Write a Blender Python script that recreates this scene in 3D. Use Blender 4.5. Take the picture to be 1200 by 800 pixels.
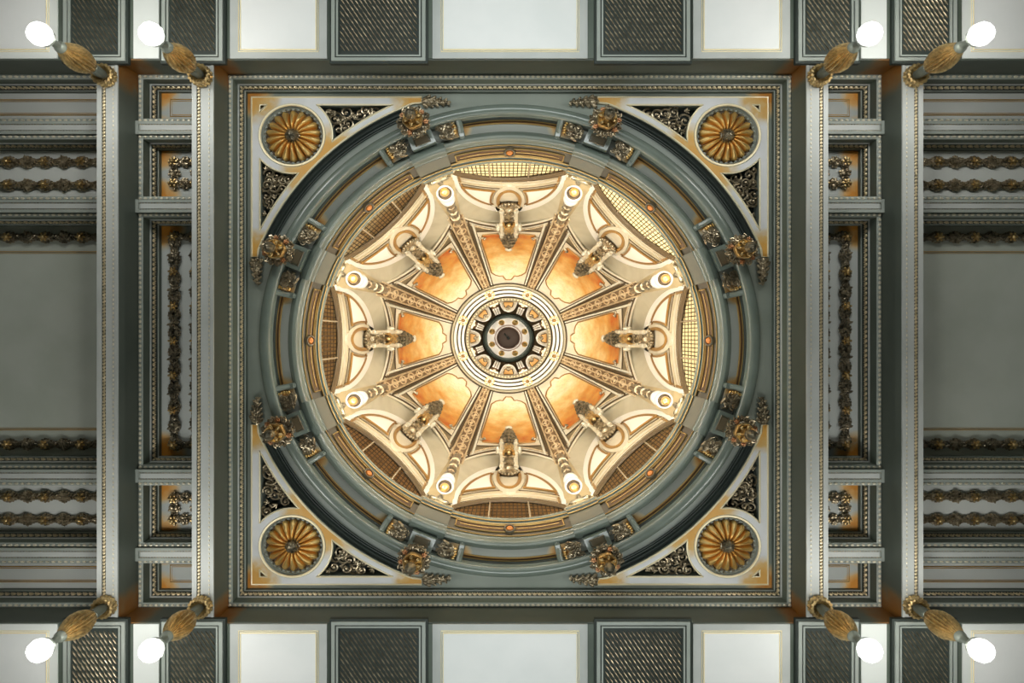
import bpy, math, random
import numpy as np
from math import sin, cos, pi, radians, sqrt, atan2, degrees
from mathutils import Vector
for o in list(bpy.data.objects): bpy.data.objects.remove(o, do_unlink=True)
SC = bpy.context.scene; COL = SC.collection
AX = 1.06                      # the hall and its dome are slightly oval, longer from left to right
EYE = 1.6                      # eye height; every Z below is height above the eye
# ---------------------------------------------------------------- camera, world, lights, exposure
cam = bpy.data.cameras.new('camera'); co = bpy.data.objects.new('camera', cam); COL.objects.link(co)
co.location = (-0.071, -0.1416, EYE); co.rotation_euler = (pi, 0, 0)
cam.sensor_width = 36; cam.lens = 27.0; cam.shift_x = 5.7/1200; cam.shift_y = -7.0/1200
cam.clip_start = .05; cam.clip_end = 200
SC.camera = co
SC.view_settings.view_transform = 'Standard'; SC.view_settings.look = 'None'
SC.view_settings.gamma = 1; SC.view_settings.exposure = 0.0; SC.view_settings.use_curve_mapping = False
wd = bpy.data.worlds.new('sky'); SC.world = wd; wd.use_nodes = True
wd.node_tree.nodes['Background'].inputs[0].default_value = (.95, 1, .97, 1)
wd.node_tree.nodes['Background'].inputs[1].default_value = .055
def lamp(kind, name, loc, energy, color, **k):
    l = bpy.data.lights.new(name, kind); l.energy = energy; l.color = color
    o = bpy.data.objects.new(name, l); COL.objects.link(o); o.location = (loc[0]*AX, loc[1], loc[2]+EYE)
    if 'aim' in k:
        a = k.pop('aim'); d = Vector((a[0]*AX, a[1], a[2]+EYE)) - o.location
        o.rotation_euler = d.to_track_quat('-Z', 'Y').to_euler()
    for a, b in k.items(): setattr(l, a, b)
    return o
# daylight from the tall gallery windows along both long sides
for s in (-1, 1):
    lamp('AREA', 'gallery_daylight', (0, s*7.55, 13.0), 310 if s < 0 else 260, (.95, 1, .98), shape='RECTANGLE', size=8, size_y=1.0, aim=(0, s*6.3, 20))
# the eight hanging lamps, one light just under each glass bowl
for s in (-1, 1):
    for t in (-1, 1):
        for x in (9.37, 7.15): lamp('POINT', 'pendant_light', (s*x, t*6.5, 15.95), 350, (1, .985, .93), shadow_soft_size=.5)
# low sun outside, behind the upper right of the drum
sun = lamp('SUN', 'low_sun', (0, 0, 60), 15.0, (1, .93, .78), angle=.02)
sun.rotation_euler = Vector((-.62, .70, -.36)).to_track_quat('-Z', 'Y').to_euler()
# warm lamps standing on the ledge of the drum, two beside every pier
for k in range(8):
    for d in (-10, 10):
        a = radians(22.5+45*k+d)
        lamp('POINT', 'ledge_lamp', (5.42*sin(a), -5.42*cos(a), 22.25), 330, (1, .94, .83), shadow_soft_size=.04)
for k in range(8):
    a = radians(45*k); lamp('SPOT', 'lantern_fill_spot', (5.42*sin(a), -5.42*cos(a), 22.25), 1900, (1, .93, .81), aim=(0, 0, 41), spot_size=radians(34), spot_blend=.9, shadow_soft_size=.04)  # added fill light, aimed up to brighten the lantern rings
    lamp('SPOT', 'vault_fill_spot', (5.42*sin(a), -5.42*cos(a), 22.25), 1150, (1, .94, .84), aim=(-5.3*sin(a), 5.3*cos(a), 31), spot_size=radians(64), spot_blend=.8, shadow_soft_size=.04)  # added fill light, aimed across to brighten the opposite lunettes and vault

# ---------------------------------------------------------------- materials
def mat(name, col, rough=.6, metal=0., var=None, vs=3., amt=.5, bump=0., bs=30., stain=None, scol=(.66,.27,.04), trans=0., tcol=None, s0=(.78,.62,.30), spec=.4, lo=.38, hi=.66):
    m = bpy.data.materials.new(name); m.use_nodes = True; nt = m.node_tree; N = nt.nodes; L = nt.links
    b = N['Principled BSDF']; b.inputs['Roughness'].default_value = rough; b.inputs['Metallic'].default_value = metal
    b.inputs['Specular IOR Level'].default_value = spec
    rgb = N.new('ShaderNodeRGB'); rgb.outputs[0].default_value = (*col, 1); cur = rgb.outputs[0]
    tc = N.new('ShaderNodeNewGeometry')
    if var:
        n = N.new('ShaderNodeTexNoise'); n.inputs['Scale'].default_value = vs; n.inputs['Detail'].default_value = 5
        L.new(tc.outputs['Position'], n.inputs['Vector'])
        mr = N.new('ShaderNodeMapRange'); mr.inputs[1].default_value = lo; mr.inputs[2].default_value = hi; mr.inputs[4].default_value = amt
        L.new(n.outputs[0], mr.inputs[0])
        mx = N.new('ShaderNodeMix'); mx.data_type = 'RGBA'; L.new(mr.outputs[0], mx.inputs[0]); L.new(cur, mx.inputs[6]); mx.inputs[7].default_value = (*var, 1)
        cur = mx.outputs[2]
    if stain:
        ab = N.new('ShaderNodeVectorMath'); ab.operation = 'ABSOLUTE'; L.new(tc.outputs['Position'], ab.inputs[0])
        mul = N.new('ShaderNodeVectorMath'); mul.operation = 'MULTIPLY'; mul.inputs[1].default_value = (1/AX, 1, 0); L.new(ab.outputs[0], mul.inputs[0])
        acc = None
        for (x, y, r) in stain:
            d = N.new('ShaderNodeVectorMath'); d.operation = 'DISTANCE'; L.new(mul.outputs[0], d.inputs[0]); d.inputs[1].default_value = (x, y, 0)
            q = N.new('ShaderNodeMapRange'); q.inputs[1].default_value = r; q.inputs[2].default_value = r*.1; L.new(d.outputs['Value'], q.inputs[0])
            if acc is None: acc = q.outputs[0]
            else:
                mm = N.new('ShaderNodeMath'); mm.operation = 'MAXIMUM'; L.new(acc, mm.inputs[0]); L.new(q.outputs[0], mm.inputs[1]); acc = mm.outputs[0]
        n2 = N.new('ShaderNodeTexNoise'); n2.inputs['Scale'].default_value = 2.6; n2.inputs['Detail'].default_value = 4; L.new(tc.outputs['Position'], n2.inputs['Vector'])
        r2 = N.new('ShaderNodeMapRange'); r2.inputs[1].default_value = .3; r2.inputs[2].default_value = .62; r2.inputs[3].default_value = .55; r2.inputs[4].default_value = 1.35
        L.new(n2.outputs[0], r2.inputs[0])
        mu = N.new('ShaderNodeMath'); mu.operation = 'MULTIPLY'; mu.use_clamp = True; L.new(acc, mu.inputs[0]); L.new(r2.outputs[0], mu.inputs[1])
        cr = N.new('ShaderNodeValToRGB'); e = cr.color_ramp.elements
        e[0].position = 0; e[0].color = (*s0, 1); e[1].position = .8; e[1].color = (*scol, 1); L.new(mu.outputs[0], cr.inputs[0])
        mk = N.new('ShaderNodeMapRange'); mk.inputs[1].default_value = .04; mk.inputs[2].default_value = .4; L.new(mu.outputs[0], mk.inputs[0])
        mx = N.new('ShaderNodeMix'); mx.data_type = 'RGBA'; L.new(mk.outputs[0], mx.inputs[0]); L.new(cur, mx.inputs[6]); L.new(cr.outputs[0], mx.inputs[7])
        cur = mx.outputs[2]
    L.new(cur, b.inputs['Base Color'])
    if bump:
        n = N.new('ShaderNodeTexNoise'); n.inputs['Scale'].default_value = bs; n.inputs['Detail'].default_value = 4; L.new(tc.outputs['Position'], n.inputs['Vector'])
        bp = N.new('ShaderNodeBump'); bp.inputs['Strength'].default_value = bump; bp.inputs['Distance'].default_value = .02
        L.new(n.outputs[0], bp.inputs['Height']); L.new(bp.outputs[0], b.inputs['Normal'])
    if trans:
        t = N.new('ShaderNodeBsdfTranslucent'); (L.new(cur, t.inputs[0]) if tcol is None else setattr(t.inputs[0], 'default_value', (*tcol, 1))); ms = N.new('ShaderNodeMixShader'); ms.inputs[0].default_value = trans
        L.new(b.outputs[0], ms.inputs[1]); L.new(t.outputs[0], ms.inputs[2]); L.new(ms.outputs[0], N['Material Output'].inputs[0])
    return m
ends = [(6.05*sin(radians(a)), 6.05*cos(radians(a)), .42) for a in (13, 32.5, 57.5, 77)]
M = dict(
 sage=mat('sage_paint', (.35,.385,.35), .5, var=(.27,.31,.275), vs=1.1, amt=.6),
 sage_panel=mat('sage_panel_paint', (.31,.345,.30), .55, var=(.22,.26,.215), vs=.8, amt=.6, stain=[(6.72,6.72,.75)]),
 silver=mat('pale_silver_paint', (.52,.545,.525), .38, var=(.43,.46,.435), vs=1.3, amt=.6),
 white=mat('white_spandrel_paint', (.84,.85,.86), .45, var=(.70,.72,.72), vs=1.5, amt=.5, stain=[(6.55,6.55,.8),(4.6,5.0,.95),(5.0,4.6,.95),(2.3,6.5,.8),(6.5,2.3,.8)], scol=(.74,.40,.09)),
 bright=mat('cream_white_panel_paint', (.86,.88,.87), .45, var=(.74,.78,.77), vs=.7),
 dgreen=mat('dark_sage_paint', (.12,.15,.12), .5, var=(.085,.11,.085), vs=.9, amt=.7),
 shaded_beamside=mat('shaded_beam_side_paint', (.10,.118,.095), .5, var=(.07,.087,.07), vs=.8, amt=.7, stain=[(6.93,6.93,.55),(9.13,6.93,.75)], scol=(.20,.08,.012), s0=(.19,.135,.06)),  # dark base colour stands in for shade on the unlit sides; stains are paint
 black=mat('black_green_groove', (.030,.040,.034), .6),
 ring=mat('ring_green_paint', (.205,.25,.215), .25, var=(.14,.175,.145), vs=.9, amt=.6, spec=.9),
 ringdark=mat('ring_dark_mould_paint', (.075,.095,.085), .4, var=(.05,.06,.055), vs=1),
 ringpanel=mat('ring_panel_paint', (.37,.39,.35), .5, stain=ends, scol=(.55,.24,.05)),
 tan=mat('tan_frieze_paint', (.165,.125,.07), .4, var=(.135,.125,.085), vs=1.4, amt=.7),
 rust=mat('rust_inset_paint', (.14,.07,.028), .5, var=(.20,.12,.05), vs=2),
 orange=mat('orange_boss_paint', (.78,.27,.055), .45),
 goldline=mat('gilded_line', (.70,.47,.17), .4, .45, var=(.5,.28,.09), vs=2),
 palegold=mat('pale_gilding', (1,.90,.62), .4, .25),
 gold=mat('bright_gold_leaf', (1,.72,.30), .38, .88, var=(.88,.50,.13), vs=2, amt=.5),
 oldgold=mat('old_gold_leaf', (.74,.54,.25), .3, .85, var=(.34,.23,.10), vs=9, amt=.8),
 bronze=mat('patinated_bronze', (.52,.43,.29), .3, .7, var=(.12,.10,.06), vs=7, amt=.9),
 darkbronze=mat('dark_patinated_bronze', (.34,.29,.20), .3, .65, var=(.05,.05,.035), vs=7, amt=.9),
 beads=mat('bead_gilding', (.78,.72,.56), .4, .25, var=(.50,.50,.42), vs=4),
 eggs=mat('leaf_moulding_gilding', (.80,.67,.43), .35, .4, var=(.40,.35,.22), vs=6, amt=.8),
 stainpanel=mat('stained_coffer_panel', (.56,.60,.58), .5, var=(.48,.52,.50), vs=1, stain=[(8.93,6.72,.55),(8.93,5.66,.5),(8.93,5.16,.6),(8.93,3.86,.6),(8.93,3.13,.75)], scol=(.72,.30,.04)),
 baypanel=mat('side_bay_panel', (.52,.56,.50), .5, var=(.42,.47,.40), vs=.9),
 lightpanel=mat('side_bay_light_panel', (.74,.78,.75), .5),
 cream=mat('cream_plaster', (.66,.60,.46), .5, var=(.56,.48,.33), vs=1.6, amt=.6),
 soffit=mat('beige_vault_plaster', (.57,.52,.385), .55, var=(.46,.41,.28), vs=1.2, amt=.6),
 pier=mat('pier_plaster', (.55,.44,.25), .5, var=(.40,.31,.17), vs=1.4),
 creamline=mat('white_arch_paint', (.92,.89,.81), .4),
 brown=mat('dark_brown_groove', (.085,.055,.025), .5),
 browngold=mat('brown_gold_line', (.36,.20,.06), .45, .3),
 ochre=mat('ochre_dome_field', (.27,.215,.125), .5, var=(.16,.115,.06), vs=2.5, amt=.7),
 frame=mat('dome_frame_cream', (.85,.79,.64), .5, var=(.70,.58,.38), vs=2),
 ribband=mat('rib_band_tan', (.25,.16,.08), .5, var=(.17,.10,.05), vs=4),
 ribscroll=mat('rib_scroll_gilding', (.85,.70,.46), .38, .35, var=(.42,.26,.12), vs=6),
 window=mat('leaded_amber_glass', (.24,.10,.022), .7, var=(.32,.15,.04), vs=1.7, spec=.08, trans=.5, tcol=(.80,.66,.36)),
 lead=mat('lead_cames', (.055,.035,.018), .8, spec=.08),
 mullion=mat('mullion_paint', (.28,.215,.13), .5),
 glow=mat('white_enamel', (.78,.75,.70), .2, spec=.8),
 glass=mat('opal_glass', (.90,.92,.92), .15, trans=.4),
 grey=mat('grey_green_metal', (.17,.19,.16), .35, .4),
 copper=mat('copper_flower', (.50,.25,.12), .35, .7),
 umber=mat('umber_oculus', (.055,.028,.014), .6, var=(.055,.03,.015), vs=5),
 rose=mat('rose_brown_rim', (.42,.27,.21), .5),
)
# painted dome panel: orange at the outer end, pale yellow towards the lantern (part painting, part light put into the colour), with faint brushed figures
def painted():
    m = bpy.data.materials.new('painted_sky_panel'); m.use_nodes = True; nt = m.node_tree; N = nt.nodes; L = nt.links
    b = N['Principled BSDF']; b.inputs['Roughness'].default_value = .5
    g = N.new('ShaderNodeNewGeometry'); mp = N.new('ShaderNodeVectorMath'); mp.operation = 'MULTIPLY'; mp.inputs[1].default_value = (1/AX, 1, 0)
    L.new(g.outputs['Position'], mp.inputs[0]); ln = N.new('ShaderNodeVectorMath'); ln.operation = 'LENGTH'; L.new(mp.outputs[0], ln.inputs[0])
    n = N.new('ShaderNodeTexNoise'); n.inputs['Scale'].default_value = 1.7; n.inputs['Detail'].default_value = 6; L.new(g.outputs['Position'], n.inputs['Vector'])
    a = N.new('ShaderNodeMath'); a.operation = 'MULTIPLY_ADD'; a.inputs[1].default_value = 1.6; L.new(n.outputs[0], a.inputs[0]); L.new(ln.outputs['Value'], a.inputs[2])
    r = N.new('ShaderNodeMapRange'); r.inputs[1].default_value = 4.0; r.inputs[2].default_value = 5.75; L.new(a.outputs[0], r.inputs[0])
    c = N.new('ShaderNodeValToRGB'); e = c.color_ramp.elements; e[0].color = (.94,.88,.64,1); e[0].position = .0; e[1].color = (.62,.13,.01,1); e[1].position = 1
    q = c.color_ramp.elements.new(.35); q.color = (.92,.70,.32,1); q = c.color_ramp.elements.new(.68); q.color = (.78,.38,.08,1)
    L.new(r.outputs[0], c.inputs[0])
    w = N.new('ShaderNodeTexNoise'); w.inputs['Scale'].default_value = 5.5; w.inputs['Detail'].default_value = 8; w.inputs['Distortion'].default_value = 1.4; L.new(g.outputs['Position'], w.inputs['Vector'])
    wr = N.new('ShaderNodeMapRange'); wr.inputs[1].default_value = .5; wr.inputs[2].default_value = .58; wr.inputs[4].default_value = .22; L.new(w.outputs[0], wr.inputs[0])
    mx = N.new('ShaderNodeMix'); mx.data_type = 'RGBA'; L.new(wr.outputs[0], mx.inputs[0]); L.new(c.outputs[0], mx.inputs[6]); mx.inputs[7].default_value = (.55,.36,.13,1)
    L.new(mx.outputs[2], b.inputs['Base Color']); return m
M['painted'] = painted()
M['hallwall'] = mat('hall_wall_paint', (.25,.26,.24), .6, var=(.2,.21,.19), vs=.5)
M['hallfloor'] = mat('hall_floor_stone', (.16,.14,.115), .35, var=(.12,.105,.09), vs=.8)
M['shield'] = mat('orange_shield_paint', (.62,.33,.08), .5, var=(.5,.22,.05), vs=4)
M['cornice'] = mat('tan_cornice_plaster', (.50,.42,.28), .5, var=(.40,.32,.19), vs=1.5)
M['blockface'] = mat('block_face_paint', (.22,.20,.135), .4, var=(.18,.18,.135), vs=1.4)

# ---------------------------------------------------------------- mesh builder
def rotZ(a): c, s = cos(a), sin(a); return np.array([[c,-s,0],[s,c,0],[0,0,1.]])
def bay(phi):                       # local (u right, v outwards, Z) -> hall axes, for the bay at angle phi clockwise from the top
    p = radians(phi); return np.array([[cos(p), sin(p), 0], [sin(p), -cos(p), 0], [0,0,1.]])
I3 = np.eye(3)
class MB:
    def __init__(s, T=I3, O=(0,0,0)): s.V = []; s.F = []; s.n = 0; s.T = T; s.O = np.array(O, float)
    def add(s, v, f):
        v = np.asarray(v, float) @ s.T.T + s.O
        s.V.append(v); k = s.n; s.F.extend([tuple(i+k for i in q) for q in f]); s.n += len(v); return s
    def world(s):
        v = np.concatenate(s.V); v = v*np.array([AX,1,1]) + np.array([0,0,EYE]); return v
    def box(s, x0, x1, y0, y1, z0, z1):
        v = [(x,y,z) for z in (z0,z1) for y in (y0,y1) for x in (x0,x1)]
        return s.add(v, [(0,1,3,2),(4,6,7,5),(0,4,5,1),(2,3,7,6),(0,2,6,4),(1,5,7,3)])
    def obox(s, c, B, hx, hy, hz, tap=1.):     # box in the frame B (columns) centred c
        v = np.array([(x*(tap if z>0 else 1),y*(tap if z>0 else 1),z) for z in (-hz,hz) for y in (-hy,hy) for x in (-hx,hx)]) @ np.array(B).T + np.array(c)
        return s.add(v, [(0,1,3,2),(4,6,7,5),(0,4,5,1),(2,3,7,6),(0,2,6,4),(1,5,7,3)])
    def ell(s, c, r, B=I3, nu=8, nv=5):
        r = (r,)*3 if np.isscalar(r) else r
        key = (nu, nv)
        if key not in TPL:
            v = [(0,0,-1)]; f = []
            for j in range(1, nv):
                t = -pi/2 + pi*j/nv
                v += [(cos(t)*cos(2*pi*i/nu), cos(t)*sin(2*pi*i/nu), sin(t)) for i in range(nu)]
            v.append((0,0,1)); e = len(v)-1
            for i in range(nu): f.append((0, 1+(i+1)%nu, 1+i)); f.append((e, e-nu+i, e-nu+(i+1)%nu))
            for j in range(nv-2):
                for i in range(nu): a = 1+j*nu; f.append((a+i, a+(i+1)%nu, a+nu+(i+1)%nu, a+nu+i))
            TPL[key] = (np.array(v, float), f)
        v, f = TPL[key]
        return s.add((v*np.array(r)) @ np.array(B).T + np.array(c), f)
    def tube(s, pts, r, n=6, closed=False, cap=True):
        P = [np.array(p, float) for p in pts]; m = len(P); v = []; f = []
        R = r if hasattr(r, '__len__') else [r]*m; up = None
        for i in range(m):
            a = P[(i-1)%m] if (closed or i) else P[0]; b = P[(i+1)%m] if (closed or i < m-1) else P[-1]
            t = b-a; t = t/(np.linalg.norm(t)+1e-12)
            if up is None:
                up = np.array([0,0,1.]) if abs(t[2]) < .9 else np.array([1.,0,0])
            x = np.cross(t, up); x /= np.linalg.norm(x)+1e-12; y = np.cross(x, t); up = y
            v += [P[i] + R[i]*(cos(2*pi*k/n)*x + sin(2*pi*k/n)*y) for k in range(n)]
        for i in range(m if closed else m-1):
            a = i*n; b = ((i+1)%m)*n
            f += [(a+k, a+(k+1)%n, b+(k+1)%n, b+k) for k in range(n)]
        if not closed and cap: f += [tuple(range(n-1,-1,-1)), tuple((m-1)*n+k for k in range(n))]
        return s.add(v, f)
    def grid(s, fn, na, nb, ca=False):   # fn(i/na, j/nb)
        v = []; f = []; w = na if ca else na+1
        for j in range(nb+1):
            for i in range(w): v.append(fn(i/na, j/nb))
        for j in range(nb):
            for i in range(na): f.append((j*w+i, j*w+(i+1)%w, (j+1)*w+(i+1)%w, (j+1)*w+i))
        return s.add(v, f)
    def lathe(s, prof, n=32, c=(0,0,0), B=I3, flute=0, fd=.06, a0=0, a1=2*pi, ends=False):   # prof: (r, z[, flute amount])
        full = abs(a1-a0-2*pi) < 1e-6; v = []; f = []; w = n if full else n+1
        for p in prof:
            fl = p[2] if len(p) > 2 else 1
            for i in range(w):
                t = a0+(a1-a0)*i/n; r = p[0]*(1+(fd*fl*cos(flute*t) if flute else 0)); v.append((r*cos(t), r*sin(t), p[1]))
        for j in range(len(prof)-1):
            for i in range(n): f.append((j*w+i, j*w+(i+1)%w, (j+1)*w+(i+1)%w, (j+1)*w+i))
        if ends and not full:
            m = len(prof); f.append(tuple(j*w for j in range(m))); f.append(tuple(j*w+n for j in range(m)))
        return s.add(np.array(v) @ np.array(B).T + np.array(c), f)
    def plate(s, outer, holes, z0, z1):   # filled outline with holes, extruded from z0 to z1
        cu = bpy.data.curves.new('tmp', 'CURVE'); cu.dimensions = '2D'; cu.fill_mode = 'BOTH' if z0 != z1 else 'FRONT'
        for lp in [outer]+list(holes):
            sp = cu.splines.new('POLY'); sp.points.add(len(lp)-1)
            for i, p in enumerate(lp): sp.points[i].co = (p[0], p[1], 0, 1)
            sp.use_cyclic_u = True
        cu.extrude = abs(z1-z0)/2
        ob = bpy.data.objects.new('tmp', cu); me = bpy.data.meshes.new_from_object(ob)
        v = [(p.co.x, p.co.y, p.co.z+(z0+z1)/2) for p in me.vertices]; f = [tuple(p.vertices) for p in me.polygons]
        bpy.data.objects.remove(ob); bpy.data.curves.remove(cu); bpy.data.meshes.remove(me)
        return s.add(v, f)
    def spiral(s, c, B, r0, turns, thick, d=1, n=16, a0=0):   # flat scroll in the xy plane of the frame B
        p = []; R = []
        for i in range(n+1):
            t = i/n; r = r0*(1-t)**.8*.92+r0*.08; a = a0+d*turns*2*pi*t
            p.append(np.array(c) + np.array(B) @ np.array([r*cos(a), r*sin(a), -thick*.6*t])); R.append(thick*(1-.45*t))
        s.tube(p, R, 5); s.ell(p[-1], thick*1.5, nu=6, nv=4); return s
TPL = {}
WLOC = {}
def mesh_of(mb, name, m, origin):
    v = mb.world() - np.array(origin)
    me = bpy.data.meshes.new(name); me.from_pydata(v.tolist(), [], mb.F)
    me.polygons.foreach_set('use_smooth', [True]*len(me.polygons)); me.set_sharp_from_angle(angle=radians(38)); me.materials.append(M[m]); me.update(); return me
def thing(name, label, cat, loc, group=None):      # loc in hall axes
    o = bpy.data.objects.new(name, None); COL.objects.link(o); o.empty_display_size = .2
    w = (loc[0]*AX, loc[1], loc[2]+EYE); o.location = w; WLOC[o.name] = w
    o['label'] = label; o['category'] = cat
    if group: o['group'] = group
    return o
def part(mb, name, m, parent, label=None):
    w = WLOC[parent.name]; o = bpy.data.objects.new(name, mesh_of(mb, name, m, w)); COL.objects.link(o); o.parent = parent; WLOC[o.name] = w
    if label: o['label'] = label
    return o
def single(mb, name, m, label, cat, group=None):
    v = mb.world(); c = (v.min(0)+v.max(0))/2; c = (float(c[0]), float(c[1]), float(v[:,2].max()))
    o = bpy.data.objects.new(name, mesh_of(mb, name, m, c)); COL.objects.link(o); o.location = c; WLOC[o.name] = c
    o['label'] = label; o['category'] = cat
    if group: o['group'] = group
    return o
TN = [0]
def struct(mb, m, name=None, parent=None, part_name=None):
    if parent is not None: return part(mb, part_name, m, parent)
    if name is None: TN[0] += 1; name = 'trim_%d' % TN[0]
    o = bpy.data.objects.new(name, mesh_of(mb, name, m, (0,0,0))); COL.objects.link(o); o['kind'] = 'structure'; WLOC[o.name] = (0,0,0); return o

K = 20.8/900
ZS, ZC, ZP = 18.95, 20.0, 20.8
def arc(cx, cy, r, a0, a1, n): return [(cx+r*cos(a0+(a1-a0)*i/n), cy+r*sin(a0+(a1-a0)*i/n)) for i in range(n+1)]
SIDE = {(-1,-1): 'upper left', (1,-1): 'upper right', (1,1): 'lower right', (-1,1): 'lower left'}

# ================================================================ SETTING
# ---- spandrel outlines (one quadrant, x,y < 0, in units of K metres)
def spandrel():
    cx = cy = -240; R = 44.5; A = 304; e = 275.5; out = 284.5
    t0 = -math.asin((e-240)/R); t = t0
    while sqrt((cx+R*cos(t))**2+(cy+R*sin(t))**2) > A: t += .004
    q = (cx+R*cos(t), cy+R*sin(t)); xl = -sqrt(A*A-e*e)
    top = [(cx+R*cos(t0), -e), (xl, -e)]
    aq = atan2(q[1], q[0]); al = atan2(-e, xl)
    f1 = [top[0]] + arc(0, 0, A, al, aq, 16) + arc(cx, cy, R, t, t0, 14)[1:-1]
    f2 = [(y, x) for x, y in f1]
    h = sqrt(R*R-(e-240)**2); a1 = atan2(-(e-240), -h); a2 = atan2(-h, -(e-240))
    tri = [(-e, -e)] + arc(cx, cy, R, a1, a2, 5)
    ro = arc(cx, cy, 35.6, 0, 2*pi, 48)[:-1]
    b = 297; y1 = -sqrt(b*b-97**2); x2 = -sqrt(b*b-98**2)
    outl = [(-97, -278), (-97, -out), (-out, -out), (-out, -98), (-278, -98)] + arc(0, 0, b, atan2(-107, -sqrt(b*b-107**2)), atan2(-sqrt(b*b-107**2), -107), 40)
    return f1, f2, tri, ro, outl
SP = spandrel()
def quad(loop, sx, sy, k=K): return [(-x*sx*k, -y*sy*k) for x, y in loop]   # loop drawn in the upper left quadrant
quads = [(-1,-1), (1,-1), (1,1), (-1,1)]
# ---- main ceiling plate, with the dome opening and the pierced spandrels
hole = []
for i in range(240):
    a = 360*i/240+.75; d = (a+22.5) % 90; r = 6.38 if d < 45 else 6.865
    hole.append((r*cos(radians(a)), r*sin(radians(a))))
holes = [hole]
for sx, sy in quads: holes += [quad(SP[i], sx, sy) for i in range(4)]
E = 6.705
mb = MB(); mb.plate([(-E,-E),(E,-E),(E,E),(-E,E)], holes, ZP, 21.25); struct(mb, 'sage_panel', 'ceiling')
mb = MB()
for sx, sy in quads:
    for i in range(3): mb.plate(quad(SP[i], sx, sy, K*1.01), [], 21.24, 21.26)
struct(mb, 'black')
for sx, sy in quads:
    mb = MB(); mb.plate(quad(SP[4], sx, sy), [quad(SP[i], sx, sy) for i in range(4)], 20.735, 20.80); o = struct(mb, 'white')
    g = MB()
    for i in (0, 1, 2): g.tube([(x, y, 20.735) for x, y in quad(SP[i], sx, sy)], .024, 5, closed=True)
    g.tube([(x, y, 20.735) for x, y in quad(SP[4], sx, sy)], .028, 5, closed=True)
    g.tube([(x, y, 20.73) for x, y in quad(SP[3], sx, sy)], .034, 6, closed=True)
    struct(g, 'palegold', parent=o, part_name='gilded_outline')

# ---- coffer mouldings
def rectloop(x0,x1,y0,y1,ins,z): return [(x0+ins,y0+ins,z),(x1-ins,y0+ins,z),(x1-ins,y1-ins,z),(x0+ins,y1-ins,z)]
def edge_run(x0,x1,y0,y1,ins):
    return [((x0+ins,y0+ins),(x1-ins,y0+ins)),((x1-ins,y0+ins),(x1-ins,y1-ins)),((x1-ins,y1-ins),(x0+ins,y1-ins)),((x0+ins,y1-ins),(x0+ins,y0+ins))]
def coffer(x0,x1,y0,y1, panel=None, depth=ZP, sp=.125):
    prof = [(0,20.0),(.045,19.96),(.12,20.0),(.12,20.37),(.15,20.40),(.21,20.62),(.235,20.64),(.235,depth)]
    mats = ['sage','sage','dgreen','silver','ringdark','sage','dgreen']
    groups = {}
    for i in range(len(prof)-1):
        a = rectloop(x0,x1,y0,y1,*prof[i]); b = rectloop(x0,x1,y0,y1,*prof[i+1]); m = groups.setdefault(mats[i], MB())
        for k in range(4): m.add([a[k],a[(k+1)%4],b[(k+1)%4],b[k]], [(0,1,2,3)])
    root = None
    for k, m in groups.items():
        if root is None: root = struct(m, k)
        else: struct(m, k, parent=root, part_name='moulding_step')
    bd = MB(); eg = MB()
    for ins, z, M_, kind in ((.062, 19.96, bd, 0), (.160, 20.49, eg, 1)):
        for (ax,ay),(bx,by) in edge_run(x0,x1,y0,y1,ins):
            L = abs(bx-ax)+abs(by-ay); n = max(2, int(L/sp)); dx, dy = (bx-ax)/L, (by-ay)/L; B = np.array([[dx,-dy,0],[dy,dx,0],[0,0,1.]])
            for i in range(n+1):
                px, py = ax+dx*L*i/n, ay+dy*L*i/n
                if kind == 0: M_.ell((px,py,z), (sp*.38,.036,.034), B, 6, 4)
                else:
                    tl = .6; Bt = B @ np.array([[cos(tl),-sin(tl),0],[sin(tl),cos(tl),0],[0,0,1.]])
                    M_.ell((px,py,z), (sp*.50,.055,.06), Bt, 7, 4)
                    if i < n: M_.ell((px+dx*L/n*.5-dy*.03,py+dy*L/n*.5+dx*.03,z+.03), (.02,.03,.03), B, 5, 4)
    struct(bd, 'beads', parent=root, part_name='bead_row'); struct(eg, 'eggs', parent=root, part_name='leaf_row')
    if panel:
        mb = MB(); mb.box(x0+.22,x1-.22,y0+.22,y1-.22,depth,depth+.06); struct(mb, panel, parent=root, part_name='coffer_panel')
    return root
coffer(-6.93, 6.93, -6.93, 6.93, None)
BARS = [(5.37, 5.67), (3.34, 3.64)]
XI, XO = 7.40, 9.13
cof_y = [(5.67,6.93),(3.64,5.37),(-3.34,3.34),(-5.37,-3.64),(-6.93,-5.67)]
for s in (-1, 1):
    for y0, y1 in cof_y:
        coffer(*(sorted((s*XI, s*XO))), y0, y1, 'stainpanel')
        coffer(*(sorted((s*9.61, s*15.2))), y0, y1, 'baypanel' if y0 < 0 < y1 else 'lightpanel', sp=.15)
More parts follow.
